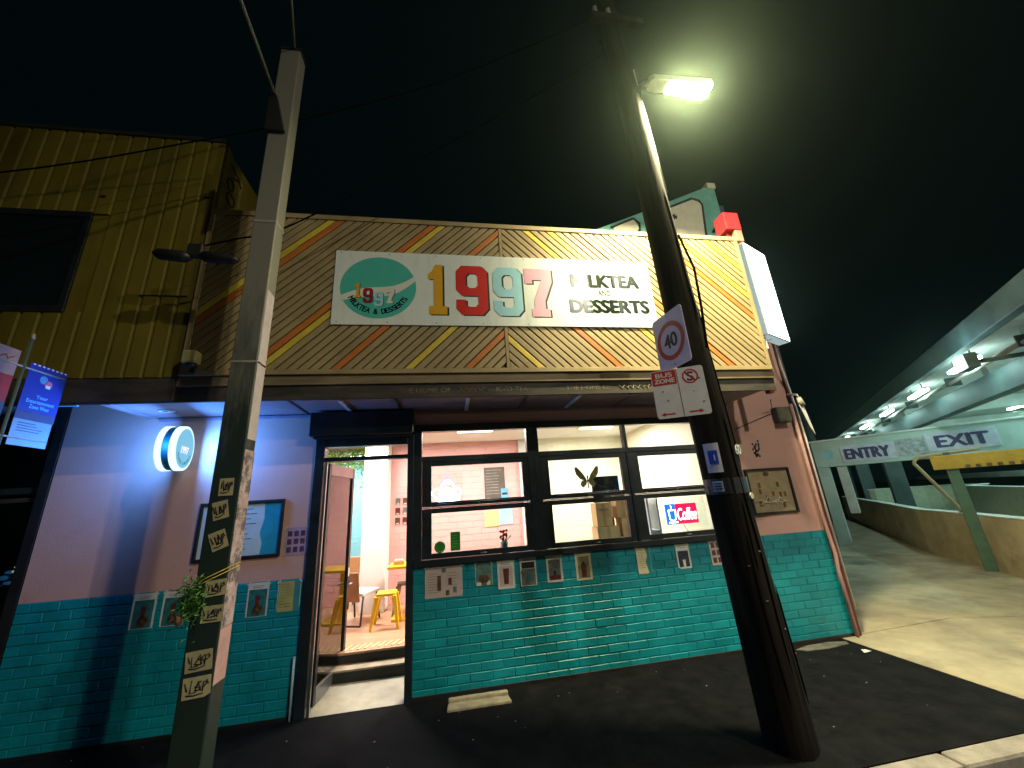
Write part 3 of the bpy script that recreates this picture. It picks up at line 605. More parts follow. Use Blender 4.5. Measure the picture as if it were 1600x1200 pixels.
# left run
for (x0, x1, lab) in ((-3.06, -2.86, 'teal drink poster furthest left on the teal brickwork'), (-2.80, -2.60, 'teal drink poster just left of the steel pole'), (-2.04, -1.845, 'teal drink poster just right of the steel pole')):
    t, w, h = sheet('drink_poster', lab, 'poster', x0, x1, 0.915, 1.225, M_paper, NY); blk(t, 'picture', -.085, .085, -.15, .095, M_pteal); prism('drink_print', disc(.01, -.09, .05, 14, .045), .001, .002, M_pbrown, t, 'xy'); cup(t, .0, -.06, .045, .10, M_pred); lines(t, -.06, .06, .125, 2, .016, M_pgrey)
t, w, h = sheet('notice', 'yellow and teal notice right beside the door frame on the left', 'notice', -1.755, -1.54, 0.93, 1.22, mat('teal notice paper', (0.05, 0.25, 0.26), .4), NY); blk(t, 'column_print', -.10, .045, -.14, .14, mat('dull yellow print', (.42, .40, .14), .4)); lines(t, -.09, .03, .11, 9, .026, M_pgreen, .006)
t, w, h = sheet('picture_menu', 'clear plastic sheet with nine purple pictures left of the door', 'menu', -1.745, -1.51, 1.46, 1.745, mat('lilac sheet', (0.42, 0.30, 0.40), .25), -0.004, group=None)
for i in range(3):
    for j in range(3): blk(t, 'picture', -.09 + i * .065, -.09 + i * .065 + .045, -.11 + j * .08, -.11 + j * .08 + .055, M_pplum)
# framed menu board behind the steel pole
def frm(name, label, x0, x1, z0, z1, m, fw_=0.028):
    M = frame(((x0 + x1) / 2, -0.004, (z0 + z1) / 2), (1, 0, 0)); w, h = (x1 - x0) / 2, (z1 - z0) / 2
    t = thing(name, label, 'menu board', M, None, world=False)
    for a in ((-w, w, h - fw_, h), (-w, w, -h, -h + fw_), (-w, -w + fw_, -h + fw_, h - fw_), (w - fw_, w, -h + fw_, h - fw_)): lbox('frame', a[0], a[1], a[2], a[3], 0, 0.028, M_black, t, 0.003)
    lbox('print', -w + fw_, w - fw_, -h + fw_, h - fw_, 0.0, 0.006, m, t); return t, w, h
t, w, h = frm('menu_board', 'black framed white and blue menu board behind the steel pole', -2.60, -1.775, 1.47, 2.05, mat('pale blue menu print', (0.50, 0.60, 0.60), 0.4, var=0.06))
prism('band', [(w - .03, h - .03), (w - .20, h - .03), (w - .19, .1), (w - .22, -.05), (w - .19, -.15), (w - .2, -h + .03), (w - .03, -h + .03)], .0062, .0075, mat('cyan band print', (0.02, 0.30, 0.42), .4), t, 'xy')
for i in range(9): lbox('text_line', -.02, .03 + random.random() * .12, .2 - i * .05, .206 - i * .05, .0062, .0072, M_ink, t)
for i in range(4): lbox('picture', -w + .08, -w + .11, .13 - i * .1, .18 - i * .1, .0062, .0072, M_pteal, t)
t, w, h = frm('menu_board', 'black framed beige picture menu on the pink wall right of the pole', 3.93, 4.605, 1.48, 2.07, mat('beige menu print', (0.42, 0.33, 0.20), 0.35, var=0.12, scale=7, coat=0.3))
prism('crest', disc(-.02, h - .075, .045, 16, .03), .0062, .0075, M_pbrown, t, 'xy')
for (a, b) in ((-.16, .08), (-.17, .0), (.12, .08), (.13, -.05), (.2, -.05), (.02, -.04), (-.08, -.09), (.15, -.19), (-.2, -.16)): cup(t, a, b - .035, .045, .065, mat('ochre print', (.20, .09, .03), .4, var=.3)).location.z += .0055
pl = MB()
for i in range(7): pl.tube([(-.28 + i * .06, -.16 + random.uniform(-.03, .03), .012), (-.2 + i * .06, -.12 + random.uniform(-.03, .05), .014), (-.12 + i * .06, -.15 + random.uniform(-.03, .03), .012)], .006, 5)
pl.build('plastic_wrap', mat('creased clear plastic', (.75, .72, .6), .12, coat=.5), t)

# wall fittings
t = thing('junction_box', 'grey weathered box fixed under the awning at right corner', 'junction box', (4.71, -0.001, 2.68)); box('body', 4.60, 4.81, -0.10, -0.001, 2.68, 2.90, mat('weathered grey box', (0.10, 0.09, 0.07), 0.6, var=.3), t, 0.008); box('lid', 4.615, 4.795, -0.108, -0.1005, 2.695, 2.885, mat('box lid', (0.13, 0.12, 0.09), 0.6, var=.3), t, 0.004)
for p in (((4.60, -.008, 2.83), (3.95, -.008, 2.62)), ((4.6, -.03, 2.88), (4.45, -.2, 2.99))): tube('cable', p, 0.0045, M_cable, t, 6)
sp = MB()
for i in range(26):
    a = random.gauss(0, .035); b = random.gauss(0, .065); sp.ball((4.21 + a + b * .2, -.001, 2.29 + b), (.016, .0025, .018), 6)
tag(sp.build('paint_splat', M_ink), 'black paint splat on the pink wall above the beige menu', 'paint mark')
tag(tube('drain_pipe', [(-1.535, -0.03, 0.0), (-1.535, -0.03, 0.53)], 0.012, mat('pale pipe', (.35, .45, .42), .4)), 'thin short pale pipe at the foot of the wall left of the door', 'pipe')
# speaker-like floodlight on the fascia's lower left corner
t = thing('floodlight', 'small pale floodlight at the lower left corner of the chevron fascia', 'floodlight', (-2.47, -0.76, 3.27)); box('body', -2.53, -2.41, -0.86, -0.745, 3.34, 3.47, mat('floodlight shell', (.40, .36, .16), .5), t, 0.015); tube('lens', [(-2.47, -.80, 3.345), (-2.47, -.80, 3.31)], [0.04, 0.05], M_black, t, 14); box('bracket', -2.49, -2.45, -0.76, -0.743, 3.26, 3.35, M_dark, t, 0.003)

# ================================================================== LEFT STEEL POLE
lp = thing('steel_pole', 'square grey steel pole with tag stickers left of the door', 'pole', (-1.595, -1.52, 0))
PX0, PX1, PY0, PY1 = -1.69, -1.50, -1.60, -1.445
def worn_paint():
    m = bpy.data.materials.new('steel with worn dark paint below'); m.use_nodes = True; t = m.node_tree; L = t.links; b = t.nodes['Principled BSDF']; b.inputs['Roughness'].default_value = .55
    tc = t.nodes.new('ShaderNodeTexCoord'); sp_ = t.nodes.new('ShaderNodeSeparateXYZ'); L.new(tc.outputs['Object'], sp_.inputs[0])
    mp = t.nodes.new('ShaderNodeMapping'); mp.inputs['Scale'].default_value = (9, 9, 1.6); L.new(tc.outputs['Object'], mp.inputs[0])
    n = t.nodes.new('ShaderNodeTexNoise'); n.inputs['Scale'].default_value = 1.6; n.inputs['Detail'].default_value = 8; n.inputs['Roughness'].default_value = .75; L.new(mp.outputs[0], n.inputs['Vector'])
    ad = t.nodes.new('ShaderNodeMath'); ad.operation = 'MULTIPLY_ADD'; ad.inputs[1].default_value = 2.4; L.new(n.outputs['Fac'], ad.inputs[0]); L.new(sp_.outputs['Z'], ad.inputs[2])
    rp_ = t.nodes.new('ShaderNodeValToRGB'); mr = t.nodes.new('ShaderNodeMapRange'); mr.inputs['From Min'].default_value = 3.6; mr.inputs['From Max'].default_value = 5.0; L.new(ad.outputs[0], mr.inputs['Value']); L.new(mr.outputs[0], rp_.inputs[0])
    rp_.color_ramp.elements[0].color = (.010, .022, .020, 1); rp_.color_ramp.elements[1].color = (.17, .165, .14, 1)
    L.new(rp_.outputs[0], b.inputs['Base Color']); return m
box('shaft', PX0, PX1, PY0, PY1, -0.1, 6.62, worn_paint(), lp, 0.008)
box('pale_strip', PX1 + .0005, PX1 + .003, PY0 + .012, PY1 - .012, 2.44, 3.72, mat('pale lilac strip', (.42, .37, .42), .6, var=.1, scale=6), lp, 0)  # pale colour carries the light falling on the pole's right side
box('torn_posters', PX1 + 0.0005, PX1 + 0.0035, PY0 + 0.004, PY1 - 0.004, 1.18, 2.36, M_torn, lp, 0); box('flyer', PX1 + 0.0005, PX1 + 0.003, PY0 + 0.006, PY1 - 0.006, 0.86, 1.175, mat('pink flyer', (.46, .27, .28), .7, var=.1, scale=9), lp, 0)
# outreach bracket carried over the street
tube('stay', [(-1.665, -1.605, 5.92), (-1.62, -2.4, 5.92), (-1.57, -3.3, 5.92)], .014, M_galv, lp, 8); tube('stay', [(-1.555, -1.60, 6.64), (-1.43, -2.05, 6.64), (-1.1, -3.2, 6.64)], .010, M_galv, lp, 8)
prism('gusset', [(PX0 - .02, 5.45), (PX1 - .03, 5.45), (PX0 + .05, 5.90), (PX0 - .02, 5.98)], -1.64, -1.602, M_black, lp, 'xz', .004)
box('cap', PX0 - .01, PX1 + .01, PY0 - .01, PY1 + .01, 6.621, 6.65, M_black, lp, .004)
for zz in (3.05, 4.4): box('strap', PX0 - 0.003, PX1 + 0.003, PY0 - 0.003, PY1 + 0.003, zz, zz + 0.02, M_galv, lp, 0.002)
# hand-drawn tag stickers
M_stk = mat('cream sticker', (0.52, 0.45, 0.24), 0.6, var=0.08)
def sticker(cx, cz, w, h, rot, label):
    fade = random.uniform(.7, 1.05); ms = mat('cream sticker %.3f' % fade, (0.50 * fade, 0.44 * fade, 0.25 * fade), 0.6, var=0.12, scale=14, col2=(.22, .19, .11), mask=(11, .62, .74))
    M = frame((cx, PY0 - 0.0065, cz), (math.cos(rot), 0, math.sin(rot)))
    t = thing('tag_sticker', label, 'sticker', M, 'hand drawn tag stickers on the steel pole', world=False)
    pk = random.uniform(.0, .22); prism('sheet', [(-w / 2, -h / 2), (w / 2 - w * pk, -h / 2 + random.uniform(-.003, .003)), (w / 2, -h / 2 + h * pk * .7), (w / 2 + random.uniform(-.004, .002), h / 2), (-w / 2 + random.uniform(-.002, .004), h / 2)], -0.001, 0, ms, t, 'xy')
    g = MB(); s = min(w, h) * 0.5
    def st(*p): g.tube([(a * w * .5, b * h * .5, 0.0008) for a, b in p], 0.0042, 5)
    j = lambda: random.uniform(-.17, .17)
    st((-.72 + j(), .55), (-.66, -.1 + j())); st((-.45 + j(), .6 + j()), (-.38 + j(), -.45), (-.05, -.3 + j())); st((.28 + j(), .5), (-.02 + j(), .35 + j()), (.0, .1 + j()), (.25 + j(), .0), (.2, -.35 + j()), (-.1 + j(), -.3)); st((-.12, .1 + j()), (.3 + j(), .25)); st((-.2 + j(), -.3), (.1, .6 + j()), (.35 + j(), -.3)); st((.42, -.4), (.5, .5), (.72 + j(), .35), (.5, .0)); st((.7, .6), (.82, .2)); st((-.7, -.62), (-.2, -.7), (.5, -.55 + j()))
    g.build('scribble', M_ink, t)
for a in ((-1.583, 2.09, .095, .122, .02, 'topmost cream tag sticker, upright, high on the steel pole'), (-1.60, 1.93, .102, .125, .22, 'second tag sticker from the top, slightly turned, on the steel pole'), (-1.583, 1.73, .105, .125, .35, 'third tag sticker from the top, turned most, on the steel pole'),
          (-1.555, 1.43, .13, .10, .08, 'tag sticker beside the upper half of the hanging plant'), (-1.555, 1.275, .135, .10, .03, 'tag sticker beside the lower half of the hanging plant'), (-1.592, 1.012, .155, .118, .08, 'upper of the two lowest tag stickers on the steel pole'), (-1.583, 0.868, .160, .118, .06, 'lowest tag sticker near the foot of the steel pole')): sticker(*a)
# hanging plant tied to the pole
hp = thing('hanging_plant', 'bushy green plant bunch tied to the steel pole with yellow twine', 'plant', (-1.69, -1.66, 1.22))
g = MB(); rnd = random.Random(3)
for i in range(900):
    a = rnd.gauss(0, .034); b = rnd.gauss(0, .03); c = rnd.gauss(0, .062); p = Vector((-1.675 + a - c * .08, -1.655 + b, 1.37 + c)); d = Vector((rnd.uniform(-1, 1), rnd.uniform(-1, 1), rnd.uniform(-1, .6))).normalized() * rnd.uniform(.012, .026); n = d.cross(Vector((rnd.random(), rnd.random(), rnd.random()))).normalized() * .005
    g.add([p - d, p + n, p + d, p - n], [(0, 1, 2, 3)])
o = g.build('foliage', M_leaf, hp); o['kind'] = 'stuff'
tube('stem', [(-1.675, -1.64, 1.25), (-1.672, -1.645, 1.44)], .008, M_leaf, hp, 6)
g = MB(); g.ball((-1.705, -1.68, 1.27), (.026, .02, .032), 10); g.build('flower_head', mat('faded pink bloom', (.30, .14, .09), .7), hp)
for zz in (0, .022): tube('twine', [(-1.68, -1.63, 1.445 + zz), (-1.62, PY0 - .008, 1.475 + zz), (PX1 + .008, PY0 - .006, 1.53 + zz), (PX1 + .010, PY1 - .02, 1.545 + zz)], .0035, mat('yellow twine', (.42, .30, .03), .7), hp, 5)

# ================================================================== RIGHT TIMBER POLE
rp = thing('timber_pole', 'dark weathered timber power pole in front of the right window', 'pole', (2.45, -1.6, 0))
n = 20; V = []; F = []
zs = [-0.1, 0.5, 1.2, 1.9, 2.6, 3.4, 4.2, 5.0, 5.8, 6.6, 7.4, 8.35]
for z in zs:
    cx = 2.475 - 0.245 * (z / 7.0) ** 0.9 if z > 0 else 2.475
    rr = 0.178 - 0.0075 * z
    for k in range(n):
        a = 2 * math.pi * k / n; q = rr * (1 + 0.05 * math.sin(3 * a + 1) + 0.025 * math.sin(7 * a + z))
        V.append((cx + q * math.cos(a), -1.6 + q * math.sin(a), z))
for i in range(len(zs) - 1):
    for k in range(n): F.append((i * n + k, i * n + (k + 1) % n, (i + 1) * n + (k + 1) % n, (i + 1) * n + k))
F.append(tuple((len(zs) - 1) * n + k for k in range(n)))
mesh('shaft', V, F, M_wood, rp, smooth=True)
pass
def pcx(z): return 2.475 - 0.245 * (z / 7.0) ** 0.9
def prr(z): return 0.178 - 0.0075 * z
def band(z0, z1, m, name, ex=0.005):
    V, F = prismg(disc(0, 0, prr(z0) * 1.03 + ex, 24), z0, z1, 'xy'); V = [(v[0] + pcx(z0), v[1] - 1.6, v[2]) for v in V]; return mesh(name, V, F, m, rp, smooth=False)
band(1.80, 1.93, M_black, 'strap')
def onpole(name, ang, z, w, h, m, parent=rp, off=0.006):
    """curved plate lying on the pole, ang measured from the street side (-Y) towards +X"""
    V = []; F = []; k = 6; r_ = prr(z) * 1.055 + off
    for i in range(k + 1):
        a = ang + (i / k - .5) * w / r_
        for zz in (-h / 2, h / 2): V.append((pcx(z) + r_ * math.sin(a), -1.6 - r_ * math.cos(a), z + zz))
        for zz in (-h / 2, h / 2): V.append((pcx(z) + (r_ + .003) * math.sin(a), -1.6 - (r_ + .003) * math.cos(a), z + zz))
    for i in range(k):
        a, b = i * 4, i * 4 + 4; F += [(a + 2, b + 2, b + 3, a + 3), (a, a + 1, b + 1, b), (a + 1, a + 3, b + 3, b + 1), (a, b, b + 2, a + 2)]
    F += [(0, 2, 3, 1), (k * 4, k * 4 + 1, k * 4 + 3, k * 4 + 2)]
    return mesh(name, V, F, m, parent)
t = thing('pole_notice', 'small white plate with blue square strapped to the timber pole', 'notice', (pcx(2.1) - .12, -1.72, 1.98))
onpole('plate', R(-52), 2.105, 0.125, 0.25, mat('white plate', (.60, .60, .66), .4), t, .004); onpole('blue_square', R(-50), 2.11, 0.075, 0.115, M_blue, t, .008); onpole('arrow', R(-47), 2.105, .012, .05, M_paper, t, .0115)
onpole('sticker', R(-55), 1.865, 0.085, 0.085, mat('pale blue sticker', (.40, .55, .66), .4), rp, .012)
for i in range(3): onpole('sticker_print', R(-55), 1.845 + i * .022, 0.07, 0.008, M_ink, rp, .0165)
NM = frame((pcx(2.16) + .085, -1.6 - .157, 2.16), (0.90, 0.43, 0))
text('pole_number', '60', .10, .085, (0, 0, 0), mat('number tin', (.55, .52, .42), .5), rp, .002, .03, M=NM)
mesh('nail_disc', *tubeg([(pcx(1.8) + .08, -1.775, 1.775), (pcx(1.8) + .083, -1.782, 1.775)], .026, 12), M_cream, rp)
for (a, z) in ((40, 1.52), (38, 1.28), (-10, 1.0), (20, .8), (42, .62), (5, 1.35), (-30, 1.25)): onpole('staple', R(a), z, .02, .010, M_steel, rp, .002)
tube('earth_cable', [(pcx(z) + prr(z) * .93, -1.6 - prr(z) * .48, z) for z in (5.0, 5.5, 6.0, 6.5, 6.9)], 0.006, M_wpipe, rp, 6)
tube('loose_cable', [(pcx(3.1) + .02, -1.79, 3.1), (pcx(3.5) + .05, -1.82, 3.5), (pcx(3.9) + .10, -1.80, 3.95), (pcx(4.3) + .04, -1.78, 4.35)], 0.012, M_cable, rp, 6)
for k_, (an, z0_, z1_) in enumerate(((-20, .3, 1.6), (8, .5, 2.6), (30, 2.0, 3.6), (-45, .2, 1.2), (15, 3.4, 5.0), (-8, 1.2, 1.75), (38, .3, 1.1))):
    pts_ = [(pcx(z) + prr(z) * 1.035 * math.sin(R(an + 2.2 * math.sin(z * 5 + k_))), -1.6 - prr(z) * 1.035 * math.cos(R(an + 2.2 * math.sin(z * 5 + k_))), z) for z in [z0_ + (z1_ - z0_) * q / 9 for q in range(10)]]
    tube('split', pts_, [.001] + [.007] * 8 + [.001], M_cable, rp, 5)
# crossarm with insulators
box('crossarm', 1.85, 2.55, -1.80, -1.72, 7.55, 7.66, M_wood, rp, 0.006)
for xx in (1.92, 2.1):
    mesh('insulator', *tubeg([(xx, -1.76, 7.66), (xx, -1.76, 7.70), (xx, -1.76, 7.72), (xx, -1.76, 7.78)], [.02, .035, .025, .03], 10), mat('insulator glaze', (.35, .36, .33), .2), rp, smooth=True)
# street lamp on the pole
sl = thing('street_lamp', 'lit rectangular street lamp head on a short arm at the timber pole top', 'street lamp', (2.25, -1.75, 6.4))
tube('arm', [(pcx(6.45), -1.70, 6.45), (2.36, -1.78, 6.49), (2.52, -1.80, 6.495)], .03, M_galv, sl, 10)
prism('head', [(2.44, -1.87), (2.40, -1.84), (2.40, -1.74), (2.44, -1.71), (3.18, -1.69), (3.22, -1.72), (3.22, -1.87), (3.18, -1.90)], 6.462, 6.54, M_galv, sl, 'xy', 0.012)
G_lamp = glow('lit street lamp lens', (1.0, 0.95, 0.70), 30.0)
prism('lens', [(2.66, -1.875), (2.64, -1.86), (2.64, -1.73), (2.66, -1.715), (3.17, -1.71), (3.19, -1.725), (3.19, -1.865), (3.17, -1.88)], 6.448, 6.461, G_lamp, sl, 'xy', 0)
LAMPC = (1.0, 0.90, 0.52)
area('lamp_light', (2.91, -1.80, 6.44), (0, 0, 0), 0.52, 0.2, 560, LAMPC, sl, 165)

# road signs on the pole
S4 = frame((2.085, -1.70, 3.215), (0.05, -0.42, 0), (0, 0, 1))
t = thing('speed_sign', 'white 40 speed limit sign with red ring on the timber pole', 'road sign', S4, world=False)
def rrect(w, h, r, n=5): 
    P = []
    for cx, cy, a0 in ((w - r, h - r, 0), (-w + r, h - r, 90), (-w + r, -h + r, 180), (w - r, -h + r, 270)):
        for k in range(n + 1): a = R(a0 + 90 * k / n); P.append((cx + r * math.cos(a), cy + r * math.sin(a)))
    return P
prism('plate', rrect(.215, .275, .035), -.004, 0, M_signl, t, 'xy'); ring('red_ring', 0, -.005, .142, .188, .0003, .0012, M_red, t)
text('lettering', '40', .185, .145, (0, -.005, .0003), M_ink, t, .001, .03, split=True)
for s in (-1, 1): mesh('bolt', *tubeg([(0, s * .24, 0), (0, s * .24, .006)], .010, 8), M_steel, t)
tube('bracket', [(-.0, .1, -.002), (.0, .1, -.16)], .012, M_steel, t)
SB = frame((1.91, -1.945, 2.635), (0.36, -0.19, 0))
t = thing('parking_sign', 'white bus zone and no stopping plate with red arrows on the timber pole', 'road sign', SB, world=False)
prism('plate', rrect(.206, .207, .022), -.003, 0, M_signw, t, 'xy')
prism('red_field', rrect(.096, .062, .012), .0003, .001, M_red, t, 'xy').location = (-.103, .138, 0)
for s, y in (('BUS', .163), ('ZONE', .113)): text('lettering', s, .135 if s == 'BUS' else .165, .040, (-.103, y, .0011), M_paper, t, .0008, .04, split=True)
lbox('seam', -.002, .002, -.205, .205, .0002, .0010, M_ink, t)
ring('red_ring', .10, .125, .050, .062, .0003, .0012, M_red, t, 32); text('lettering', 'S', .055, .08, (.10, .125, .0003), M_ink, t, .001, .03); o = lbox('slash', -.052, .052, -.006, .006, 0, .001, M_red, t); o.location = (.10, .125, .0014); o.rotation_euler.z = R(-50)
for s, cx in ((-1, -.12), (1, .10)): prism('arrow', [(cx - s * .055, -.180), (cx + s * .02, -.180), (cx + s * .02, -.191), (cx + s * .055, -.174), (cx + s * .02, -.157), (cx + s * .02, -.168), (cx - s * .055, -.168)], .0003, .0011, M_red, t, 'xy')
for p in ((.165, .10), (.165, -.10), (-.13, .02), (-.10, -.06)): mesh('bolt', *tubeg([(*p, 0), (*p, .004)], .006, 8), M_pbrown, t)
tube('bracket', [(.1, 0, -.002), (.20, 0, -.19)], .014, M_steel, t)

# ================================================================== AERIAL CABLES
def catenary(pts, k=6):
    P = [Vector(p) for p in pts]; out = []
    for i in range(len(P) - 1):
        p0, p1, p2, p3 = P[max(i - 1, 0)], P[i], P[i + 1], P[min(i + 2, len(P) - 1)]
        for j in range(k):
            t = j / k; out.append(0.5 * ((2 * p1) + (p2 - p0) * t + (2 * p0 - 5 * p1 + 4 * p2 - p3) * t * t + (3 * p1 - p0 - 3 * p2 + p3) * t ** 3))
    return out + [P[-1]]
t = thing('service_cable', 'black service cable sagging from timber pole to joint boxes on the mustard wall', 'cable', (-2.35, -1.22, 4.3)); tube('cable', catenary([(1.95, -1.70, 7.30), (1.9, -1.5, 7.2), (.05, -1.3, 5.85), (-1.48, -1.27, 4.67), (-2.0, -1.25, 4.47), (-2.35, -1.24, 4.36)]), .009, M_cable, t, 6)
for (a, b, dz, lab) in ((-2.68, -2.36, .0, 0), (-2.30, -1.96, -.01, 1)):
    tube('joint_box', [(a, -1.24, 4.285 + dz), (a + .05, -1.24, 4.275 + dz), (b - .06, -1.24, 4.255 + dz), (b, -1.24, 4.25 + dz)], [.02, .052, .055, .025], M_black, t, 12)
box('yoke', -2.40, -2.27, -1.27, -1.21, 4.25, 4.39, M_black, t, 0.01)
tag(tube('overhead_cable', catenary([(-9.5, -1.3, 4.1), (-6.5, -1.3, 4.5), (-4.02, -1.3, 5.04), (-2.48, -1.3, 5.6), (-1.48, -1.3, 6.04), (.07, -1.35, 6.82), (1.92, -1.7, 7.70)]), .008, M_cable, None, 6), 'thin overhead cable running from the timber pole past the mustard wall', 'cable')

# ================================================================== CORNER: LIGHT BOX, RED POST
LBX = frame((4.29, -0.62, 4.53), (0.88, 0.40, 0))
t = thing('light_box_sign', 'blank white glowing light box projecting at the right corner', 'light box', LBX, world=False)
lbox('case', 0, .66, -.735, .735, -.16, -.003, M_galv, t, .006)
G_lb = glow('lit blank acrylic', (0.86, 1.0, 0.97), 6.0); lbox('face', .012, .648, -.723, .723, -.003, .002, G_lb, t); lbox('lit_side', -.003, -.0005, -.72, .72, -.145, -.015, glow('dim lit acrylic', (.55, .72, .72), .55), t)
lbox('lit_side', .02, .64, -.738, -.7355, -.145, -.015, glow('dim lit acrylic', (.55, .72, .72), .55), t)
area('face_light', (.28, 0, .02), (R(180), 0, 0), .5, 1.4, 20, (.75, 1.0, .97), t)
tube('bracket', [(.05, -.74, -.08), (.05, -.86, -.08), (-.16, -.98, .0)], .014, M_wpipe, t); tube('bracket', [(.25, -.74, -.08), (.0, -.80, -.08)], .010, M_wpipe, t)
t = thing('red_post', 'red steel post topped by a red box above the right corner', 'post', (4.22, -.5, 3.0)); box('post', 4.165, 4.235, -.52, -.44, 3.0, 5.52, M_redsteel, t, .006); box('head_box', 4.11, 4.36, -.60, -.38, 5.50, 5.80, M_redsteel, t, .01); box('side_box', 4.24, 4.36, -.59, -.40, 5.30, 5.498, mat('faded red steel', (.55, .22, .17), .5), t, .01)
t = thing('security_lamp', 'pale cylindrical wall lamp with white plate below the awning corner', 'lamp', (4.98, -.12, 2.75)); tube('body', [(4.96, -.15, 3.02), (4.985, -.15, 2.90)], [.03, .045], mat('lamp shell', (.55, .47, .36), .4), t, 14); tube('neck', [(4.93, -.02, 3.10), (4.95, -.15, 3.06), (4.958, -.15, 3.02)], .016, M_wpipe, t); prism('plate', [(4.93, 2.92), (5.0, 2.90), (5.06, 2.48), (5.02, 2.56)], -.16, -.152, mat('white corner plate', (.72, .72, .74), .4), t)
tube('swivel', [(4.945, -.153, 2.93), (4.945, -.153, 2.96)], .012, M_wpipe, t)

# ================================================================== MUSTARD NEIGHBOUR (left)
nb = thing('neighbour_building', 'mustard clad upper storey over a dark shopfront at left', 'building', (-6, 0, 0))
YL, YR, YB, YT, YF = -11.0, -2.605, 3.24, 6.23, -0.70
core = MB(); core.box(YL, YR - .004, YF + .012, 5.0, YB, YT - .02); core.build('wall', M_mustard, nb)
x = YR
while x > YL:
    p = 0.165
    zs0 = YB; 
    segs = [(YB, YT)]
    if x - p < -3.74 and x > -5.9: segs = [(YB, 3.94), (5.12, YT)]
    for (a, b) in segs:
        xa, xb = x - p + .001, x; j = random.uniform(-.002, .002)
        V, F = prismg([(xa, YF + .011), (xa, YF + .004), (xa + .012, YF + .004), (xa + .026, YF - .012 + j), (xb - .012, YF - .012 + j), (xb - .001, YF + .003), (xb - .001, YF + .011)], a, b, 'xy'); mesh('cladding_board', V, F, M_mustard, nb)
    x -= p
wn_ = box('window', -5.9, -3.745, YF - .004, YF + .0115, 3.94, 5.12, M_dglass, nb, 0); 
for a in ((-5.9, -3.74, 5.06, 5.13), (-5.9, -3.74, 3.93, 4.0)): box('frame', a[0], a[1], YF - .022, YF - .0045, a[2], a[3], M_dark, wn_, .004)
for a in ((-3.80, -3.74), (-4.85, -4.79)): box('frame', a[0], a[1], YF - .020, YF - .005, 4.001, 5.059, M_dark, wn_, .004)
box('coping', YL, YR + .01, YF - .03, YF + .12, YT, YT + .05, mat('dark capping', (.02, .02, .015), .6), nb, .006)
prism('end_return', [(YF + .02, 5.2), (YF + .02, YT - .01), (YF + .10, YT - .02), (YF + .42, YT - .22), (YF + .42, 5.2)], YR + .001, YR + .02, mat('return panel', (.22, .165, .03), .65, var=.25, scale=8), nb, 'yz')
g = MB()
def gr(*p): g.tube([(YR + .024, YF + a, z) for a, z in p], .011, 5)
gr(*[(.17 + .07 * math.cos(q), 5.78 + .075 * math.sin(q)) for q in [i * .55 for i in range(12)]]); gr(*[(.22 + .085 * math.cos(q), 5.60 + .075 * math.sin(q)) for q in [i * .55 for i in range(12)]]); gr((.12, 6.05), (.34, 5.98), (.16, 5.90)); gr((.3, 6.0), (.38, 5.92))
g.build('graffiti', M_ink, nb)
box('lower_band', YL, -2.63, YF + .0, YF + .06, 3.0, YB - .002, M_valance, nb, .006)
box('cover_plate', -3.12, -2.68, YF - .017, YF - .0125, 4.125, 4.14, M_black, nb, 0); box('vent_hole', -2.72, -2.66, YF - .017, YF - .0125, 5.40, 5.43, M_black, nb, 0); box('vent_hole', -3.72, -3.67, YF - .017, YF - .0125, 5.33, 5.36, M_black, nb, 0)
box('soffit', YL, -4.05, YF + .06, .30, 3.16, 3.2, mat('pale soffit', (.30, .36, .38), .6), nb, 0)
# its shopfront, set back, dark glass with steel transom
box('pier', -4.14, -4.045, .0, .30, 0, 3.16, M_black, nb, .004)
sf = box('shopfront', -9.0, -4.14, .34, .40, 0.0, 3.16, M_black, nb, 0); sf['label'] = 'dark glazed shopfront left of the pink wall'
box('transom', -9.0, -4.145, .20, .26, 2.18, 2.225, M_steel, sf, .004); box('transom', -9.0, -4.145, .19, .26, 2.265, 2.33, mat('teal steel', (.08, .16, .16), .3, metal=.5), sf, .004)
box('pane', -9.0, -4.145, .225, .235, .55, 2.18, glass('dark shop glass', (.45, .55, .55), 2.5), sf, 0); box('pane', -9.0, -4.145, .225, .235, 2.34, 3.1, glass('dark shop glass', (.45, .55, .55), 2.5), sf, 0)
box('sill', -9.0, -4.145, .12, .30, 0.0, .55, M_dark, sf, .006)
prism('fabric_blind', [(-4.95, 2.36), (-4.34, 2.38), (-4.40, 2.66), (-4.62, 2.76), (-4.95, 2.64)], .26, .275, mat('olive fabric', (.09, .085, .05), .9), sf)
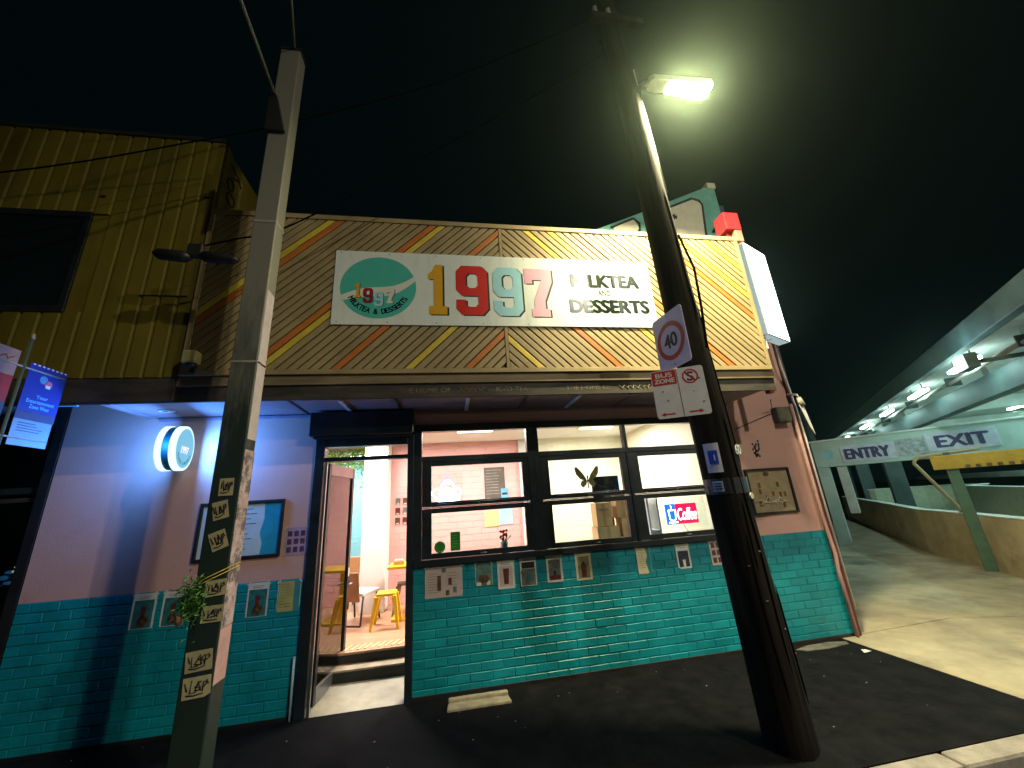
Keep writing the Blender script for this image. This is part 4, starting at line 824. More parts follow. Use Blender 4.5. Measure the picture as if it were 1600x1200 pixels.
# added glowing capsules stand for warm and blue lights reflected in the dark window
G_fy = glow('warm lantern', (1.0, .72, .28), 2.2); G_fb = glow('blue lantern', (.10, .35, .85), .55)
t = thing('warm_glints', 'cluster of small warm lanterns inside the dark left window', 'lantern', (-4.30, .29, 1.5))
for (a, b) in ((-4.30, 1.60), (-4.36, 1.545), (-4.27, 1.555), (-4.31, 1.52), (-4.375, 1.505)): q = MB(); q.ball((a, .29, b), (.035, .02, .014), 10); q.build('lantern', G_fy, t)
t = thing('blue_lights', 'blurred blue lights low in the dark left window', 'lights', (-4.44, .29, 1.38))
for (a, b, c_) in ((-4.43, 1.50, .03), (-4.47, 1.45, .04), (-4.42, 1.40, .03), (-4.52, 1.38, .03)): q = MB(); q.ball((a, .295, b), (.045, .01, c_ * .6), 8); q.build('lantern', G_fb, t)
for i, (a, b, lab) in enumerate(((-4.13, 2.47, 'uppermost pinpoint light by the pink wall edge'), (-4.17, 2.42, 'left pinpoint light above the steel transom'), (-4.12, 2.405, 'brightest pinpoint light by the pink wall edge'))):
    q = MB(); q.ball((a - .03, .18, b), .012, 8); tag(q.build('small_lamp', glow('pin lamp', (.7, .9, 1.0), 3.0)), lab, 'lamp', 'pinpoint lights at the dark shopfront')
box('lit_edge', -3.80, -3.565, -.52, -.49, 3.02, 3.125, mat('cyan light on soffit', (.20, .52, .60), .5), nb, .003)  # cyan in the colour stands for light caught under the awning

# ================================================================== STREET BANNERS (left edge)
bp = thing('banner_pole', 'slim steel banner pole at the left edge', 'pole', (-3.5, -1.14, 0)); tube('shaft', [(-3.5, -1.14, -.02), (-3.5, -1.14, 3.45)], .012, M_cpd, bp, 10)
mesh('finial', *tubeg([(-3.5, -1.14, 3.45), (-3.5, -1.14, 3.50)], [.016, .008], 10), M_galv, bp, smooth=True)
BM = frame((-3.5, -1.09, 2.58), (0, 1, 0))
t = thing('street_banner', 'blue street banner with white lower notice at the left edge', 'banner', BM, world=False)
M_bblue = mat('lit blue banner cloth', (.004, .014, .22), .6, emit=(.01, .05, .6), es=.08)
lbox('cloth', 0.0, .33, .27, .68, -.004, 0, M_bblue, t); lbox('dark_strip', 0.0, .33, .20, .268, -.004, 0, M_navy, t); lbox('notice_sheet', 0.0, .32, -.02, .198, -.004, 0, mat('pale blue notice', (.13, .22, .32), .5), t)
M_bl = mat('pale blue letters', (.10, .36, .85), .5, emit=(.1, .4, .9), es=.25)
for s, w_, y in (('Your', .10, .405), ('Entertainment', .24, .36), ('Zone West', .17, .315)): text('lettering', s, w_, .032, (.17, y, .0005), M_bl, t, .001)
prism('badge', disc(.14, .56, .035, 16), .0003, .0012, mat('badge blue', (.08, .25, .5), .5), t, 'xy'); prism('badge', disc(.19, .53, .034, 16), .0003, .0012, mat('badge rose', (.45, .12, .2), .5), t, 'xy'); lbox('badge', .17, .21, .495, .522, .0013, .002, M_paper, t)
for i in range(8): lbox('edge_mark', .02 + i * .04, .04 + i * .04, .665, .678, .0003, .001, M_paper, t)
lines(t, .04, .28, .165, 4, .022, M_navy, .007)
BM2 = frame((-3.5, -1.53, 2.72), (0, 1, 0))
t = thing('street_banner', 'red and white street banner cut by the left picture edge', 'banner', BM2, world=False)
lbox('cloth', 0, .34, .38, .60, -.004, 0, mat('faded white cloth', (.26, .17, .16), .7, var=.15), t); lbox('red_cloth', 0, .34, .16, .379, -.004, 0, mat('dull red cloth', (.26, .015, .015), .7, var=.2), t); lbox('lower_cloth', 0, .34, -.3, .159, -.004, 0, mat('dark blue cloth', (.03, .05, .10), .7), t)
g = MB(); g.tube([(.1 + k * .02, .52 + .018 * math.sin(k * 2.1), .001) for k in range(11)], .005, 5); g.build('script', mat('dull red letters', (.3, .05, .04), .6), t)
for q in (2.62, 3.2): tube('banner_arm', [(-3.5, -1.5, q), (-3.5, -.78, q)], .008, M_galv, bp, 6)

# ================================================================== INSIDE THE SHOP
def stool(name, label, cx, cy, s, h, m):
    t = thing(name, label, 'stool', (cx, cy, .3)); 
    prism('seat', [(cx + p[0], cy + p[1]) for p in rrect(s, s, .04)], .3 + h - .035, .3 + h, m, t, 'xy', .006)
    for a in (-1, 1):
        for b in (-1, 1):
            top = Vector((cx + a * (s - .02), cy + b * (s - .02), .3 + h - .034)); bot = Vector((cx + a * (s + .05), cy + b * (s + .05), .3))
            V = []; 
            for p, q in ((top, .035), (bot, .016)): V += [(p.x - q, p.y - q, p.z), (p.x + q, p.y - q, p.z), (p.x + q, p.y + q, p.z), (p.x - q, p.y + q, p.z)]
            mesh('leg', V, [(0, 1, 2, 3), (7, 6, 5, 4)] + [(i, i + 4, (i + 1) % 4 + 4, (i + 1) % 4) for i in range(4)], m, t, .003)
    return t
stool('metal_stool', 'yellow metal stool standing inside the open door', -.90, 1.62, .135, .44, M_sy)
stool('metal_stool', 'grey metal stool half hidden by the yellow table', -.70, 2.3, .13, .44, mat('grey powder coat', (.22, .22, .22), .4))
t = thing('cafe_table', 'yellow square edged cafe table behind the yellow stool', 'table', (-.50, 2.0, .3)); box('table_top', -.93, -.05, 1.78, 2.35, 1.00, 1.04, M_sy, t, .006); box('leg', -.66, -.58, 1.85, 1.93, .3, .999, M_sy, t, .004); box('base', -.86, -.2, 1.80, 2.1, .301, .33, M_sy, t, .004)
t = thing('napkin_box', 'small pale box standing on the yellow cafe table', 'box', (-.78, 1.95, 1.04)); box('body', -.86, -.70, 1.90, 2.0, 1.041, 1.10, M_card, t, .004); box('paper', -.84, -.72, 1.93, 1.97, 1.1005, 1.12, M_iwhite, t, .004)
t = thing('lounge_chair', 'brown chair with black legs beyond the door leaf', 'chair', (-1.5, 2.25, .3))
CM = Matrix.Translation((-1.37, 2.02, .3)) @ Matrix.Rotation(R(-25), 4, 'Z')
def cp(name, x0, x1, y0, y1, z0, z1, m, rx=0, bev=.015):
    V = [CM @ (Matrix.Rotation(R(rx), 4, 'X') @ Vector(v)) for v in bv(x0, x1, y0, y1, z0, z1)]; return mesh(name, V, BF, m, t, bev)
cp('seat', -.22, .22, -.2, .22, .38, .43, M_iwhite); cp('backrest', -.22, .22, -.235, -.20, .36, .76, M_brown, 8)
for a in (-.2, .2):
    for b in (-.2, .2): tube('leg', [CM @ Vector((a, b * .8, .38)), CM @ Vector((a * 1.1, b * 1.15, .01))], .014, M_black, t, 6)
tube('stretcher', [CM @ Vector((-.22, -.23, .01)), CM @ Vector((.22, -.23, .01))], .012, M_black, t, 6)
BMk = CM @ frame((.05, -.305, .56), (1, 0, 0)); text('mark', 'B', .09, .12, (0, 0, 0), M_iwhite, t, .002, .03, M=BMk)
t = thing('lounge_chair', 'tan chair back seen just behind the brown chair', 'chair', (-1.65, 2.95, .3)); box('backrest', -1.72, -1.48, 2.9, 2.93, .85, 1.12, mat('tan ply', (.5, .3, .13), .5), t, .02); box('seat', -1.75, -1.45, 2.93, 3.3, .72, .76, mat('tan ply', (.5, .3, .13), .5), t, .01)
for a in (-1.72, -1.48):
    for b in (2.95, 3.28): tube('leg', [(a, b, .72), (a, b, .3)], .012, M_black, t, 6)
# hanging greenery by the column
t = thing('hanging_greenery', 'bright green leaves hanging from the ceiling beyond the door', 'plant', (-1.85, 3.3, 3.05)); g = MB(); rnd = random.Random(5)
for i in range(900):
    p = Vector((rnd.uniform(-2.4, -1.5), rnd.uniform(3.0, 3.6), 0)); p.z = 3.04 - abs(rnd.gauss(0, .26)); d = Vector((rnd.uniform(-1, 1), rnd.uniform(-1, 1), rnd.uniform(-1, .3))).normalized() * rnd.uniform(.03, .06); n_ = d.cross(Vector((rnd.random(), rnd.random(), rnd.random()))).normalized() * .016
    g.add([p - d, p + n_, p + d, p - n_], [(0, 1, 2, 3)])
o = g.build('foliage', M_leafb, t); o['kind'] = 'stuff'
box('trellis', -2.45, -1.48, 3.0, 3.6, 3.03, 3.048, M_step, t, 0)
# pictures and boards on the inner walls
def wallpic(name, label, cat, x0, x1, z0, z1, m, y=2.88, extra=None):
    t = thing(name, label, cat, frame(((x0 + x1) / 2, y, (z0 + z1) / 2), (1, 0, 0)), None, world=False); w, h = (x1 - x0) / 2, (z1 - z0) / 2
    lbox('board', -w, w, -h, h, -.006, 0, m, t, .002)
    if extra: extra(t, w, h)
    return t
def chalk(t, w, h):
    for i in range(9): blk(t, 'chalk_line', -w + .03, w - random.uniform(.05, .2), h - .06 - i * .055, h - .053 - i * .055, mat('chalk', (.4, .38, .34), .8))
wallpic('chalkboard', 'grey brown chalkboard on the pink wall inside', 'chalkboard', .68, 1.08, 1.92, 2.53, mat('grey brown board', (.13, .095, .075), .7, var=.2, scale=5), extra=chalk)
wallpic('wall_notice', 'small blue card on the lower corner of the chalkboard', 'card', .99, 1.13, 1.94, 2.12, mat('sky blue card', (.15, .42, .75), .5), 2.865, lambda t, w, h: blk(t, 'print', -.05, .05, -.03, .01, M_ink))
wallpic('wall_notice', 'yellow card pinned on the pink wall inside', 'card', .66, .93, 1.44, 1.73, mat('lemon card', (.80, .66, .30), .5), extra=lambda t, w, h: (lines(t, -w + .03, w - .03, h - .05, 6, .03, M_brown), blk(t, 'strip', -w, w, -h, -h + .05, mat('lime strip', (.5, .66, .25), .5))))
wallpic('wall_notice', 'pale blue card beside the yellow card inside', 'card', .935, 1.19, 1.46, 1.75, mat('pale blue card', (.42, .62, .85), .5), extra=lambda t, w, h: lines(t, -w + .03, w - .06, h - .05, 6, .035, M_iblue))
for i in range(3):
    for j in range(2):
        a = -.97 + j * .13; b = 1.60 + i * .17
        wallpic('photo_print', ('%s %s snapshot on the pink wall right of the white column' % (['bottom', 'middle', 'top'][i], ['left', 'right'][j])), 'photo', a, a + .085, b, b + .12, [M_pbrown, M_pred, M_pgrey][(i + j) % 3], extra=lambda t, w, h: blk(t, 'border', -w * .6, w * .6, -h * .9, -h * .6, M_paper))
# things in the windows
NEON = thing('cupcake_neon', 'glowing white cupcake neon sign with pink top in the first window', 'neon sign', (-.02, .2, 1.9))
g = MB()
def sq(*p, r=.011): g.tube(catenary([(a, .2, b) for a, b in p], 4), r, 6)
sq((-.16, 1.96), (-.20, 2.02), (-.14, 2.06), (-.09, 2.03), (-.02, 2.07), (.06, 2.03), (.10, 2.06), (.15, 2.02), (.12, 1.96)); sq((-.17, 1.955), (-.05, 1.945), (.13, 1.955)); sq((-.14, 1.95), (-.11, 1.92), (.09, 1.92), (.12, 1.95)); sq((-.09, 2.07), (-.08, 2.11), (.03, 2.13), (.06, 2.08)); sq((-.06, 2.13), (-.03, 2.16), (.02, 2.15)); sq((-.12, 1.99), (-.03, 2.0), (.10, 1.99))
g.build('white_tube', glow('white neon', (.80, .95, 1.0), 9.0), NEON)
g = MB(); sq((-.10, 2.10), (-.05, 2.17), (-.02, 2.20), (.02, 2.17), (.07, 2.10), r=.008); sq((-.02, 2.20), (-.02, 2.24), r=.007); g.build('pink_tube', glow('pink neon', (1.0, .12, .65), 5.0), NEON)
box('back_plate', -.21, .17, .225, .229, 1.91, 2.25, glass('clear acrylic'), NEON, 0)
point('neon_light', (-.03, .12, 2.02), 3.0, (.65, .9, 1.0), .08, NEON)
t = thing('window_decal', 'round green decal at the lower left of the first window', 'decal', frame((-.11, .003, 1.42), (1, 0, 0)), world=False); prism('decal', disc(0, 0, .062, 28), 0, .0008, mat('green decal', (.01, .22, .02), .5), t, 'xy'); ring('decal_line', 0, 0, .044, .048, .001, .0015, mat('pale green line', (.15, .45, .15), .5), t, 24)
t = thing('window_decal', 'upright green rectangle decal at the lower left of the first window', 'decal', frame((.065, .003, 1.47), (1, 0, 0)), world=False); lbox('decal', -.055, .055, -.10, .10, 0, .0008, mat('green decal', (.01, .22, .02), .5), t); lines(t, -.04, .04, .06, 5, .03, mat('pale green line', (.15, .45, .15), .5), .005)
t = thing('flower_pot', 'little pot of red flowers on the first window sill', 'flower pot', (.64, .12, 1.30)); tube('pot', [(.64, .12, 1.302), (.64, .12, 1.42)], [.035, .05], mat('glass jar', (.45, .52, .48), .3), t, 12)
g = MB()
for i in range(12): g.ball((.64 + random.gauss(0, .035), .12 + random.gauss(0, .02), 1.49 + random.gauss(0, .025)), .017, 6)
g.build('blossom', mat('red petals', (.55, .01, .05), .5), t); g = MB()
for i in range(6): g.tube([(.64, .12, 1.40), (.64 + random.gauss(0, .06), .12, 1.44 + random.random() * .04)], .006, 5)
g.build('stem', M_leaf, t)
t = thing('butterfly_ornament', 'gold butterfly ornament hanging in the middle window', 'ornament', frame((1.78, .16, 2.08), (1, 0, 0)), world=False); M_bf = mat('matt gold', (.40, .29, .09), .5, var=.15)
for s in (-1, 1):
    prism('wing', [(s * .01, -.02), (s * .05, .06), (s * .13, .155), (s * .165, .15), (s * .15, .06), (s * .10, .0), (s * .03, -.03)], -.003, .003, M_bf, t, 'xy'); prism('wing', [(s * .01, -.02), (s * .08, -.02), (s * .105, -.07), (s * .07, -.11), (s * .02, -.07)], -.003, .0028, M_bf, t, 'xy')
    tube('wing_rim', [(s * .02, -.03, .004), (s * .1, .005, .004), (s * .05, .04, .004)], .004, M_pbrown, t, 5)
tube('body', [(0, .04, .002), (0, -.12, .002)], [.012, .008], M_pbrown, t, 6); tube('thread', [(0, .04, 0), (0, .27, 0)], .0015, M_ink, t, 4); mesh('hook', *tubeg([(0, .26, -.004), (0, .285, -.004)], .008, 6), M_ink, t)
t = thing('service_counter', 'pale service counter behind the middle window', 'counter', (2.7, 1.1, .3)); box('carcass', 1.95, 3.5, .85, 1.4, .3, 1.17, M_icream, t, .006); box('worktop', 1.92, 3.55, .82, 1.43, 1.171, 1.21, M_iwhite, t, .006)
t = thing('television', 'dark wall screen above the cartons inside', 'television', (2.45, 1.2, 1.6)); box('stand', 2.42, 2.5, 1.17, 1.2, 1.21, 1.72, M_black, t, .004); box('screen', 2.20, 2.66, 1.15, 1.19, 1.72, 2.15, mat('dark screen', (.01, .015, .02), .15), t, .006); box('bezel', 2.64, 2.668, 1.14, 1.1495, 1.74, 2.14, glow('lit shelf edge', (.6, .9, 1.0), 1.5), t, 0)
def carton(label, x0, x1, y0, y1, z0, z1, words=None):
    t = thing('carton', label, 'carton', ((x0 + x1) / 2, (y0 + y1) / 2, z0), 'cardboard cartons on the counter'); box('body', x0, x1, y0, y1, z0, z1, M_card, t, .004); box('tape', (x0 + x1) / 2 - .025, (x0 + x1) / 2 + .025, y0 - .0015, y0 - .0002, z0 + .002, z1 - .002, mat('parcel tape', (.40, .24, .10), .3), t, 0)
    if words:
        for i, s in enumerate(words): text('lettering', s, (x1 - x0) * .62, .035 - i * .012, (0, 0, 0), M_ink, t, .0005, M=frame(((x0 + x1) / 2, y0 - .0022, z1 - .10 - i * .08), (1, 0, 0)))
carton('tall printed carton on top of the lowest carton', 2.12, 2.355, .90, 1.12, 1.43, 1.76, ('MILLION',)); carton('wide lowest carton under the printed one', 2.10, 2.44, .88, 1.13, 1.211, 1.425); carton('plain carton stacked highest at the right', 2.45, 2.66, .92, 1.13, 1.53, 1.79); carton('plain carton under the highest one', 2.49, 2.70, .90, 1.12, 1.211, 1.525)
t = thing('carton', 'small tan box in front of the dark screen', 'carton', (2.5, 1.05, 1.79)); box('body', 2.46, 2.63, .98, 1.10, 1.791, 1.90, M_card, t, .004); box('lid', 2.457, 2.633, .977, 1.103, 1.901, 1.915, M_step, t, .002)
# coffee neon
CF = frame((3.02, .17, 1.565), (1, 0, 0)); t = thing('coffee_neon', 'red and blue lit coffee sign in the window behind the timber pole', 'neon sign', CF, world=False)
lbox('red_panel', -.08, .225, -.125, .125, -.008, 0, glow('red lit panel', (1.0, .012, .09), 1.3), t); lbox('blue_panel', -.225, -.081, -.125, .125, -.008, 0, glow('blue lit panel', (.03, .22, .95), 1.1), t)
lbox('acrylic', -.30, .36, -.17, .20, -.016, -.009, glass('clear acrylic'), t)
text('lettering', 'Coffee', .27, .15, (.07, -.005, .004), glow('white red neon', (1.0, .85, .88), 6.0), t, .006, .0, .25)
g = MB(); g.tube([(-.19, .05, .008), (-.18, -.06, .008), (-.14, -.085, .008), (-.10, -.06, .008), (-.09, .05, .008), (-.19, .05, .008)], .008, 6); g.tube([(-.20, -.1, .008), (-.08, -.1, .008)], .008, 6); g.tube([(-.15, .07, .008), (-.14, .09, .008), (-.15, .11, .008)], .006, 6); g.build('cup_tube', glow('white blue neon', (.75, .92, 1.0), 6.0), t)
point('neon_light', (.08, 0, .06), 3.2, (1.0, .05, .18), .06, t); point('neon_light', (-.16, 0, .06), 1.6, (.1, .3, 1.0), .06, t)
tag(tube('neon_lead', [(3.0, .15, 1.44), (3.03, .12, 1.36), (3.08, .1, 1.31)], .004, M_cable, None, 5), 'thin black lead hanging below the coffee sign', 'cable')
t = thing('shelf_unit', 'white shelf unit at the left side of the coffee sign', 'shelf', (2.62, .35, 1.2)); box('side', 2.56, 2.585, .2, .55, .31, 1.78, M_iwhite, t, .003); box('side', 2.70, 2.72, .2, .55, .31, 1.78, M_iwhite, t, .003)
for zz in (.6, 1.0, 1.37): box('shelf', 2.586, 2.699, .2, .55, zz, zz + .02, M_iwhite, t, .002)

# ================================================================== CAR PARK (right)
D2 = Vector((.669, .743, 0)); E2 = Vector((.743, -.669, 0)); CP0 = Vector((9.84, 1.17, 0))
def cpt(u, v, z): p = CP0 + D2 * u + E2 * v; return (p.x, p.y, z)
cp_ = thing('car_park', 'multi level concrete car park with lit decks beyond the driveway', 'car park', (11, 3, 0))
def obox(name, u0, u1, v0, v1, z0, z1, m, parent=cp_, bev=.01):
    return mesh(name, [cpt(u0, v0, z0), cpt(u1, v0, z0), cpt(u1, v1, z0), cpt(u0, v1, z0), cpt(u0, v0, z1), cpt(u1, v0, z1), cpt(u1, v1, z1), cpt(u0, v1, z1)], [(0, 1, 2, 3), (7, 6, 5, 4), (4, 5, 1, 0), (5, 6, 2, 1), (6, 7, 3, 2), (7, 4, 0, 3)], m, parent, bev)
def wallrun(name, pts, th, z0, z1, m, parent=cp_):
    P = [Vector((a, b, 0)) for a, b in pts]; V = []; F = []
    for i, p in enumerate(P):
        t = (P[min(i + 1, len(P) - 1)] - P[max(i - 1, 0)]).normalized(); nn = Vector((t.y, -t.x, 0)) * th
        V += [(p.x, p.y, z0), (p.x + nn.x, p.y + nn.y, z0), (p.x + nn.x, p.y + nn.y, z1), (p.x, p.y, z1)]
    for i in range(len(P) - 1):
        a, b = i * 4, i * 4 + 4; F += [(a + k, b + k, b + (k + 1) % 4, a + (k + 1) % 4) for k in range(4)]
    e = (len(P) - 1) * 4; F += [(3, 2, 1, 0), (e, e + 1, e + 2, e + 3)]
    return mesh(name, V, F, m, parent, .012)
M_cpwall = mat('ramp wall render', (.50, .41, .24), .8, var=.16, scale=1.6, bump=.2, world=True, col2=(.22, .17, .09), mask=(1.1, .54, .78))
wallrun('ramp_wall', [(6.8, -2.6), (8.4, -.75), (9.48, .65), (10.56, 2.15), (11.6, 3.75), (14.79, 7.15), (20, 13)], .18, -.1, 1.0, M_cpwall)
M_cap = mat('pale wall cap', (.60, .62, .58), .6)
wallrun('wall_cap', [(6.78, -2.62), (8.38, -.77), (9.46, .63), (10.54, 2.13), (11.58, 3.73), (14.77, 7.13), (19.98, 12.98)], .22, 1.001, 1.035, M_cap)
cur = [(13.4, 2.2), (15.8, 4.6), (18.2, 6.9)] + [(18.6 + 1.5 * math.cos(R(a)), 8.3 + 1.5 * math.sin(R(a))) for a in range(-70, 140, 15)]
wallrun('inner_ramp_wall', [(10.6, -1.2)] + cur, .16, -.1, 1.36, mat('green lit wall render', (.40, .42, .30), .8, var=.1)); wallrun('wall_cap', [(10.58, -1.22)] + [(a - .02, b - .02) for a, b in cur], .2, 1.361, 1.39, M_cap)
# decks
for (z0, z1, nm) in ((3.84, 4.20, 'upper_deck'),):
    obox(nm, -6, 24, 0.0, 14, z0 + .14, z1 - .1, M_cpw); e = obox('edge_beam', -6, 24, -.16, -.002, z0, z1, M_cpd)
obox('spandrel_beam', -6, 24, .6, .85, 3.2, 3.62, M_cpd); obox('lower_deck', 3, 24, 4.5, 14, 1.55, 1.75, M_cpw)
obox('rear_wall', -6, 24, 13.9, 14.1, 0, 4.1, M_cpw); obox('ramp_floor', -8, 24, .3, 14, -.3, .02, mat('ramp concrete', (.20, .20, .18), .8, var=.2))
for u in (-2.1, 9.3, 15, 20.5): obox('column', u, u + .34, .45, .95, 0, 3.199, M_cpd); obox('column_head', u + .02, u + .32, .5, .8, 3.621, 3.975, M_cpw)
for u in (-5.5, 0.6, 6.5, 12.3, 18): obox('cross_beam', u, u + .25, .86, 13.8, 3.62, 3.974, M_cpw)
for zz, vv in ((3.78, .52), (3.70, .40)): tube('service_pipe', [cpt(-6, vv, zz), cpt(24, vv, zz)], .035, M_galv, cp_, 8)
for u in range(-5, 24, 3): obox('pipe_clip', u, u + .04, .34, .58, 3.64, 3.83, M_cpd, cp_, .002)
obox('parapet_rail', -2.0, 24, -.10, -.04, 4.21, 4.25, M_steel)
# lamps under the deck
G_tube = glow('cool tube', (.80, 1.0, .93), 12.0)
for i, (u, v) in enumerate(((-1.0, .16), (1.9, .18), (5.0, .16), (8.6, .18), (13, .16), (-1.0, 3.6), (2.6, 3.2), (8, 4))):
    t = thing('tube_light', 'cool white tube light under the car park deck, %s' % ['nearest row, first', 'nearest row, second', 'nearest row, third', 'nearest row, fourth', 'nearest row, furthest', 'far row, first', 'far row, second', 'far row, third'][i], 'tube light', cpt(u, v, 4.05), 'tube lights under the car park deck')
    obox('batten', u, u + 1.25, v + .05, v + .11, 3.82, 3.86, M_cpw, t, .004); obox('tube', u + .03, u + 1.22, v + .02, v + .14, 3.765, 3.819, G_tube, t, 0); obox('hanger', u + .2, u + .22, v + .07, v + .09, 3.86, 3.978, M_cpd, t, 0); obox('hanger', u + 1.0, u + 1.02, v + .07, v + .09, 3.86, 3.978, M_cpd, t, 0)
    point('tube_glow', cpt(u + .6, v + .08, 3.70), (26 if i < 5 else 260), (.55, 1.0, .92), .12, t)
t = thing('floodlight', 'bright floodlight on the near column of the car park', 'floodlight', cpt(-2.05, -.1, 3.4)); obox('head', -2.15, -1.75, -.32, -.17, 3.42, 3.66, M_cpd, t, .01); obox('lens', -2.12, -1.78, -.335, -.321, 3.45, 3.63, glow('floodlight lens', (.78, 1.0, 1.0), 40), t, 0); obox('bracket', -1.98, -1.92, -.17, .45, 3.50, 3.56, M_cpd, t, .004)
point('flood_light', cpt(-1.95, -.5, 3.5), 45, (.55, .95, 1.0), .12, t)
# entry / exit beam
QL = Vector((11.35, 5.65, 0)); ED = Vector((.62, -.785, 0)).normalized(); BMx = frame((QL.x, QL.y, 0), ED)
t = thing('entry_exit_beam', 'pale overhead beam lettered ENTRY and EXIT across the car park lane', 'sign', BMx, world=False)
lbox('beam', -.15, 4.3, 2.25, 3.02, -.35, 0, mat('pale green beam', (.36, .46, .42), .7, var=.1, scale=2), t, .01); lbox('beam_cap', -.2, 4.35, 3.021, 3.07, -.38, .03, M_cap, t, .006)
lbox('sign_board', .52, 1.72, 2.34, 2.80, .001, .018, mat('lilac sign board', (.46, .47, .56), .6), t, .003); lbox('sign_board', 2.35, 3.62, 2.42, 2.90, .001, .018, mat('lilac sign board', (.46, .47, .56), .6), t, .003); lbox('notice_board', 1.74, 2.33, 2.38, 2.84, .001, .012, mat('grey notice board', (.32, .36, .38), .6, var=.3, scale=9), t, .003)
text('lettering', 'ENTRY', 1.02, .31, (1.10, 2.57, .0185), M_navy, t, .004, .05, split=True); text('lettering', 'EXIT', .98, .32, (3.0, 2.66, .0185), M_navy, t, .004, .05, split=True); lbox('badge', .06, .34, 2.48, 2.76, .001, .006, mat('pale cyan badge', (.25, .45, .50), .6), t)
for a in (-.15, 4.0): lbox('post', a, a + .3, -.05, 2.249, -.33, -.02, mat('pale green beam', (.36, .46, .42), .7), t, .01)
lbox('post_foot', .32, .55, .9, 2.249, -.3, -.05, M_cpw, t, .01)
# clearance bar and hoop in front
QY = Vector((9.75, 2.35, 0)); BY = frame((QY.x, QY.y, 0), Vector((.55, -.83, 0)))
t = thing('clearance_board', 'yellow height clearance board hanging before the lane', 'clearance sign', BY, world=False); lbox('board', .45, 3.4, 1.92, 2.20, -.05, 0, M_cpy, t, .008)
for i in range(10): lbox('hazard_mark', .9 + i * .14, .97 + i * .14, 1.925, 1.985, .0005, .002, M_pbrown, t)
lbox('hanger', .66, .76, 2.2, 2.26, -.2, -.08, M_cpd, t, .002)
lbox('post', .62, .80, 0.0, 1.919, -.24, -.06, mat('green post', (.07, .14, .09), .6), t, .01)
t = thing('pipe_hoop', 'bent tan pipe hoop standing on the ramp wall', 'hoop', (10.6, 2.2, 1.03)); tube('hoop', catenary([(10.72, 2.22, 1.03), (10.30, 2.42, 1.95), (10.24, 2.45, 2.10), (10.30, 2.40, 2.20), (10.42, 2.26, 2.23), (10.95, 1.70, 2.30)], 5), .035, mat('tan pipe', (.32, .26, .15), .5), t, 10); mesh('flange', *tubeg([(10.72, 2.22, 1.036), (10.72, 2.22, 1.05)], .07, 12), M_steel, t)
# rooftop stacks on the far corner
for (u, a, lab) in ((12.6, .7, 'shorter vent stack at the far end of the car park roof'), (13.5, 1.15, 'taller vent stack at the far end of the car park roof')):
    t = thing('vent_stack', lab, 'vent stack', cpt(u, -1.2, 0), 'vent stacks by the car park'); tube('pipe', [cpt(u, -1.2, 0), cpt(u, -1.2, 4.0 + a)], .16, mat('stack grey', (.16, .19, .19), .7), t, 12); tube('cowl', [cpt(u, -1.2, 4.0 + a), cpt(u, -1.2, 4.25 + a)], [.22, .2], mat('stack grey', (.16, .19, .19), .7), t, 12)

# ================================================================== GLOW VOLUME (thin air added for the bloom round the lamps)
hz = box('glow_haze', -60, 60, -40, 60, -2.2, 14.0, M_black, None, 0); hz['kind'] = 'stuff'; hz['label'] = 'thin air volume added for the glow round the lamps'; hz['category'] = 'glow_haze'
hm = bpy.data.materials.new('night haze'); hm.use_nodes = True; ht = hm.node_tree
for n_ in list(ht.nodes): ht.nodes.remove(n_)
hv = ht.nodes.new('ShaderNodeVolumePrincipled'); hv.inputs['Color'].default_value = (.70, .95, .75, 1); hv.inputs['Density'].default_value = 0.0011; hv.inputs['Anisotropy'].default_value = 0.92
ho = ht.nodes.new('ShaderNodeOutputMaterial'); ht.links.new(hv.outputs[0], ho.inputs['Volume']); hz.data.materials.clear(); hz.data.materials.append(hm)

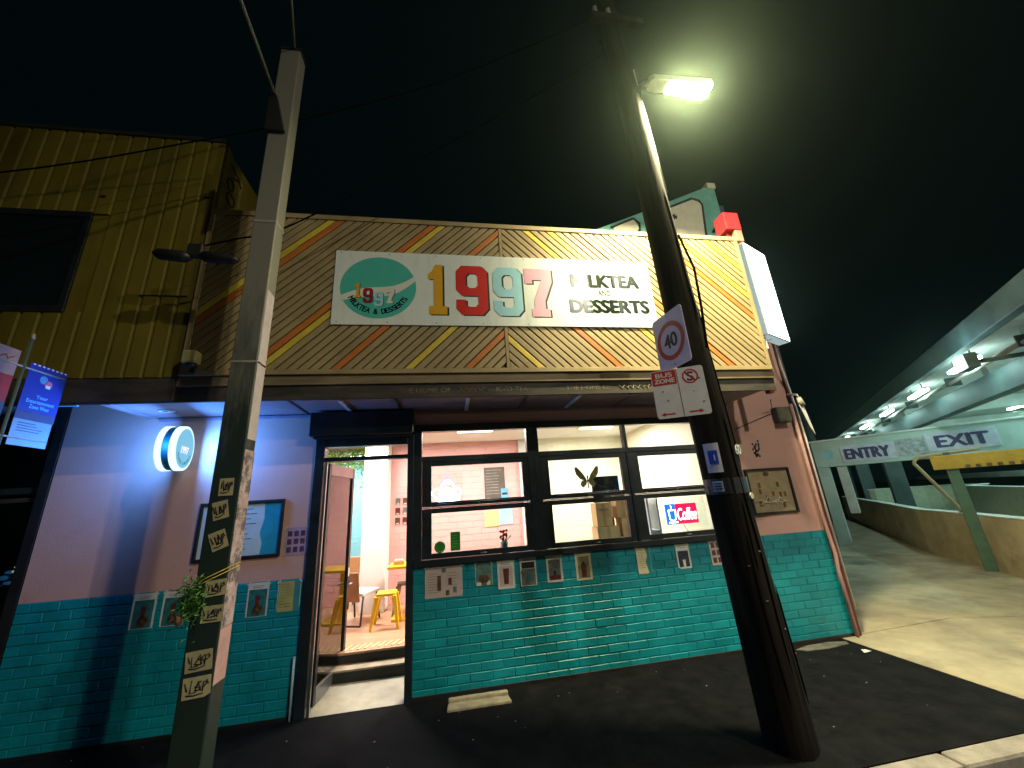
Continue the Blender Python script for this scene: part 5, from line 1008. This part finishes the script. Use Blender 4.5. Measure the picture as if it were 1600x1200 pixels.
# ================================================================== PAVEMENT DETAIL
t = thing('vent_slab', 'worn concrete vent kerb on the footpath below the first window', 'slab', (.22, -.27, 0)); M_slab = mat('old concrete', (.34, .29, .19), .85, var=.2, scale=12, bump=.4)
prism('slab', [(-.05, -.335), (.57, -.335), (.555, -.215), (-.04, -.205)], -.01, .022, M_slab, t, 'xy', .008); prism('lip', [(-.04, -.205), (.555, -.215), (.55, -.165), (-.035, -.160)], -.01, .055, M_slab, t, 'xy', .012)
t = thing('worn_patch', 'pale worn cement patch on the asphalt near the right corner', 'patch', (4.4, -.2, 0)); prism('patch', [(3.95, -.14), (4.15, -.08), (4.45, -.07), (4.66, -.12), (4.62, -.19), (4.3, -.23), (4.02, -.21)], -.01, .006, mat('cement patch', (.12, .11, .09), .8, var=.4, scale=9), t, 'xy')
rnd = random.Random(11); g = MB()
for i in range(45):
    a, b = rnd.uniform(-3.5, 4.6), rnd.uniform(-1.8, -.1); s = rnd.uniform(.003, .008); q = rnd.random() * 6
    g.add([(a + s * math.cos(q + k * 1.57) * (1.6 if k % 2 else 1), b + s * math.sin(q + k * 1.57), .003 + .004 * (k % 2)) for k in range(4)], [(0, 1, 2, 3)])
o = g.build('litter', mat('litter', (.45, .42, .38), .6)); o['kind'] = 'stuff'; o['label'] = 'scattered leaves and paper specks on the footpath'; o['category'] = 'litter'
t = thing('paper_scrap', 'white paper scrap on the asphalt by the driveway edge', 'litter', (4.55, -.42, 0)); mesh('scrap', [(4.52, -.45, .004), (4.60, -.47, .018), (4.61, -.43, .006), (4.54, -.40, .02), (4.56, -.435, .03)], [(0, 1, 4), (1, 2, 4), (2, 3, 4), (3, 0, 4)], M_paper, t)

# ================================================================== STREET LAMPS ACROSS THE ROAD (behind the viewer; their light throws the pole shadows)
def far_lamp(x, y, z, p, label):
    t = thing('street_lamp', label, 'street lamp', (x + .6, y - 1.0, 0), 'street lamps across the road'); tube('mast', [(x + .6, y - 1.0, -.13), (x + .6, y - 1.0, z - .4), (x + .5, y - .8, z), (x + .1, y - .1, z + .08)], [.09, .06, .05, .045], M_galv, t, 12)
    box('head', x - .2, x + .2, y - .15, y + .15, z + .03, z + .11, M_galv, t, .01); box('lens', x - .17, x + .17, y - .12, y + .12, z + .015, z + .0295, G_lamp, t, 0)
    area('lamp_light', (x, y, z), (0, 0, 0), .34, .24, p, (1.0, .93, .72), t)
far_lamp(5.2, -8.3, 9.3, 560, 'tall street lamp standing straight across the road')
far_lamp(16.0, -17.5, 9.8, 2700, 'tall street lamp further down on the far side of the road')
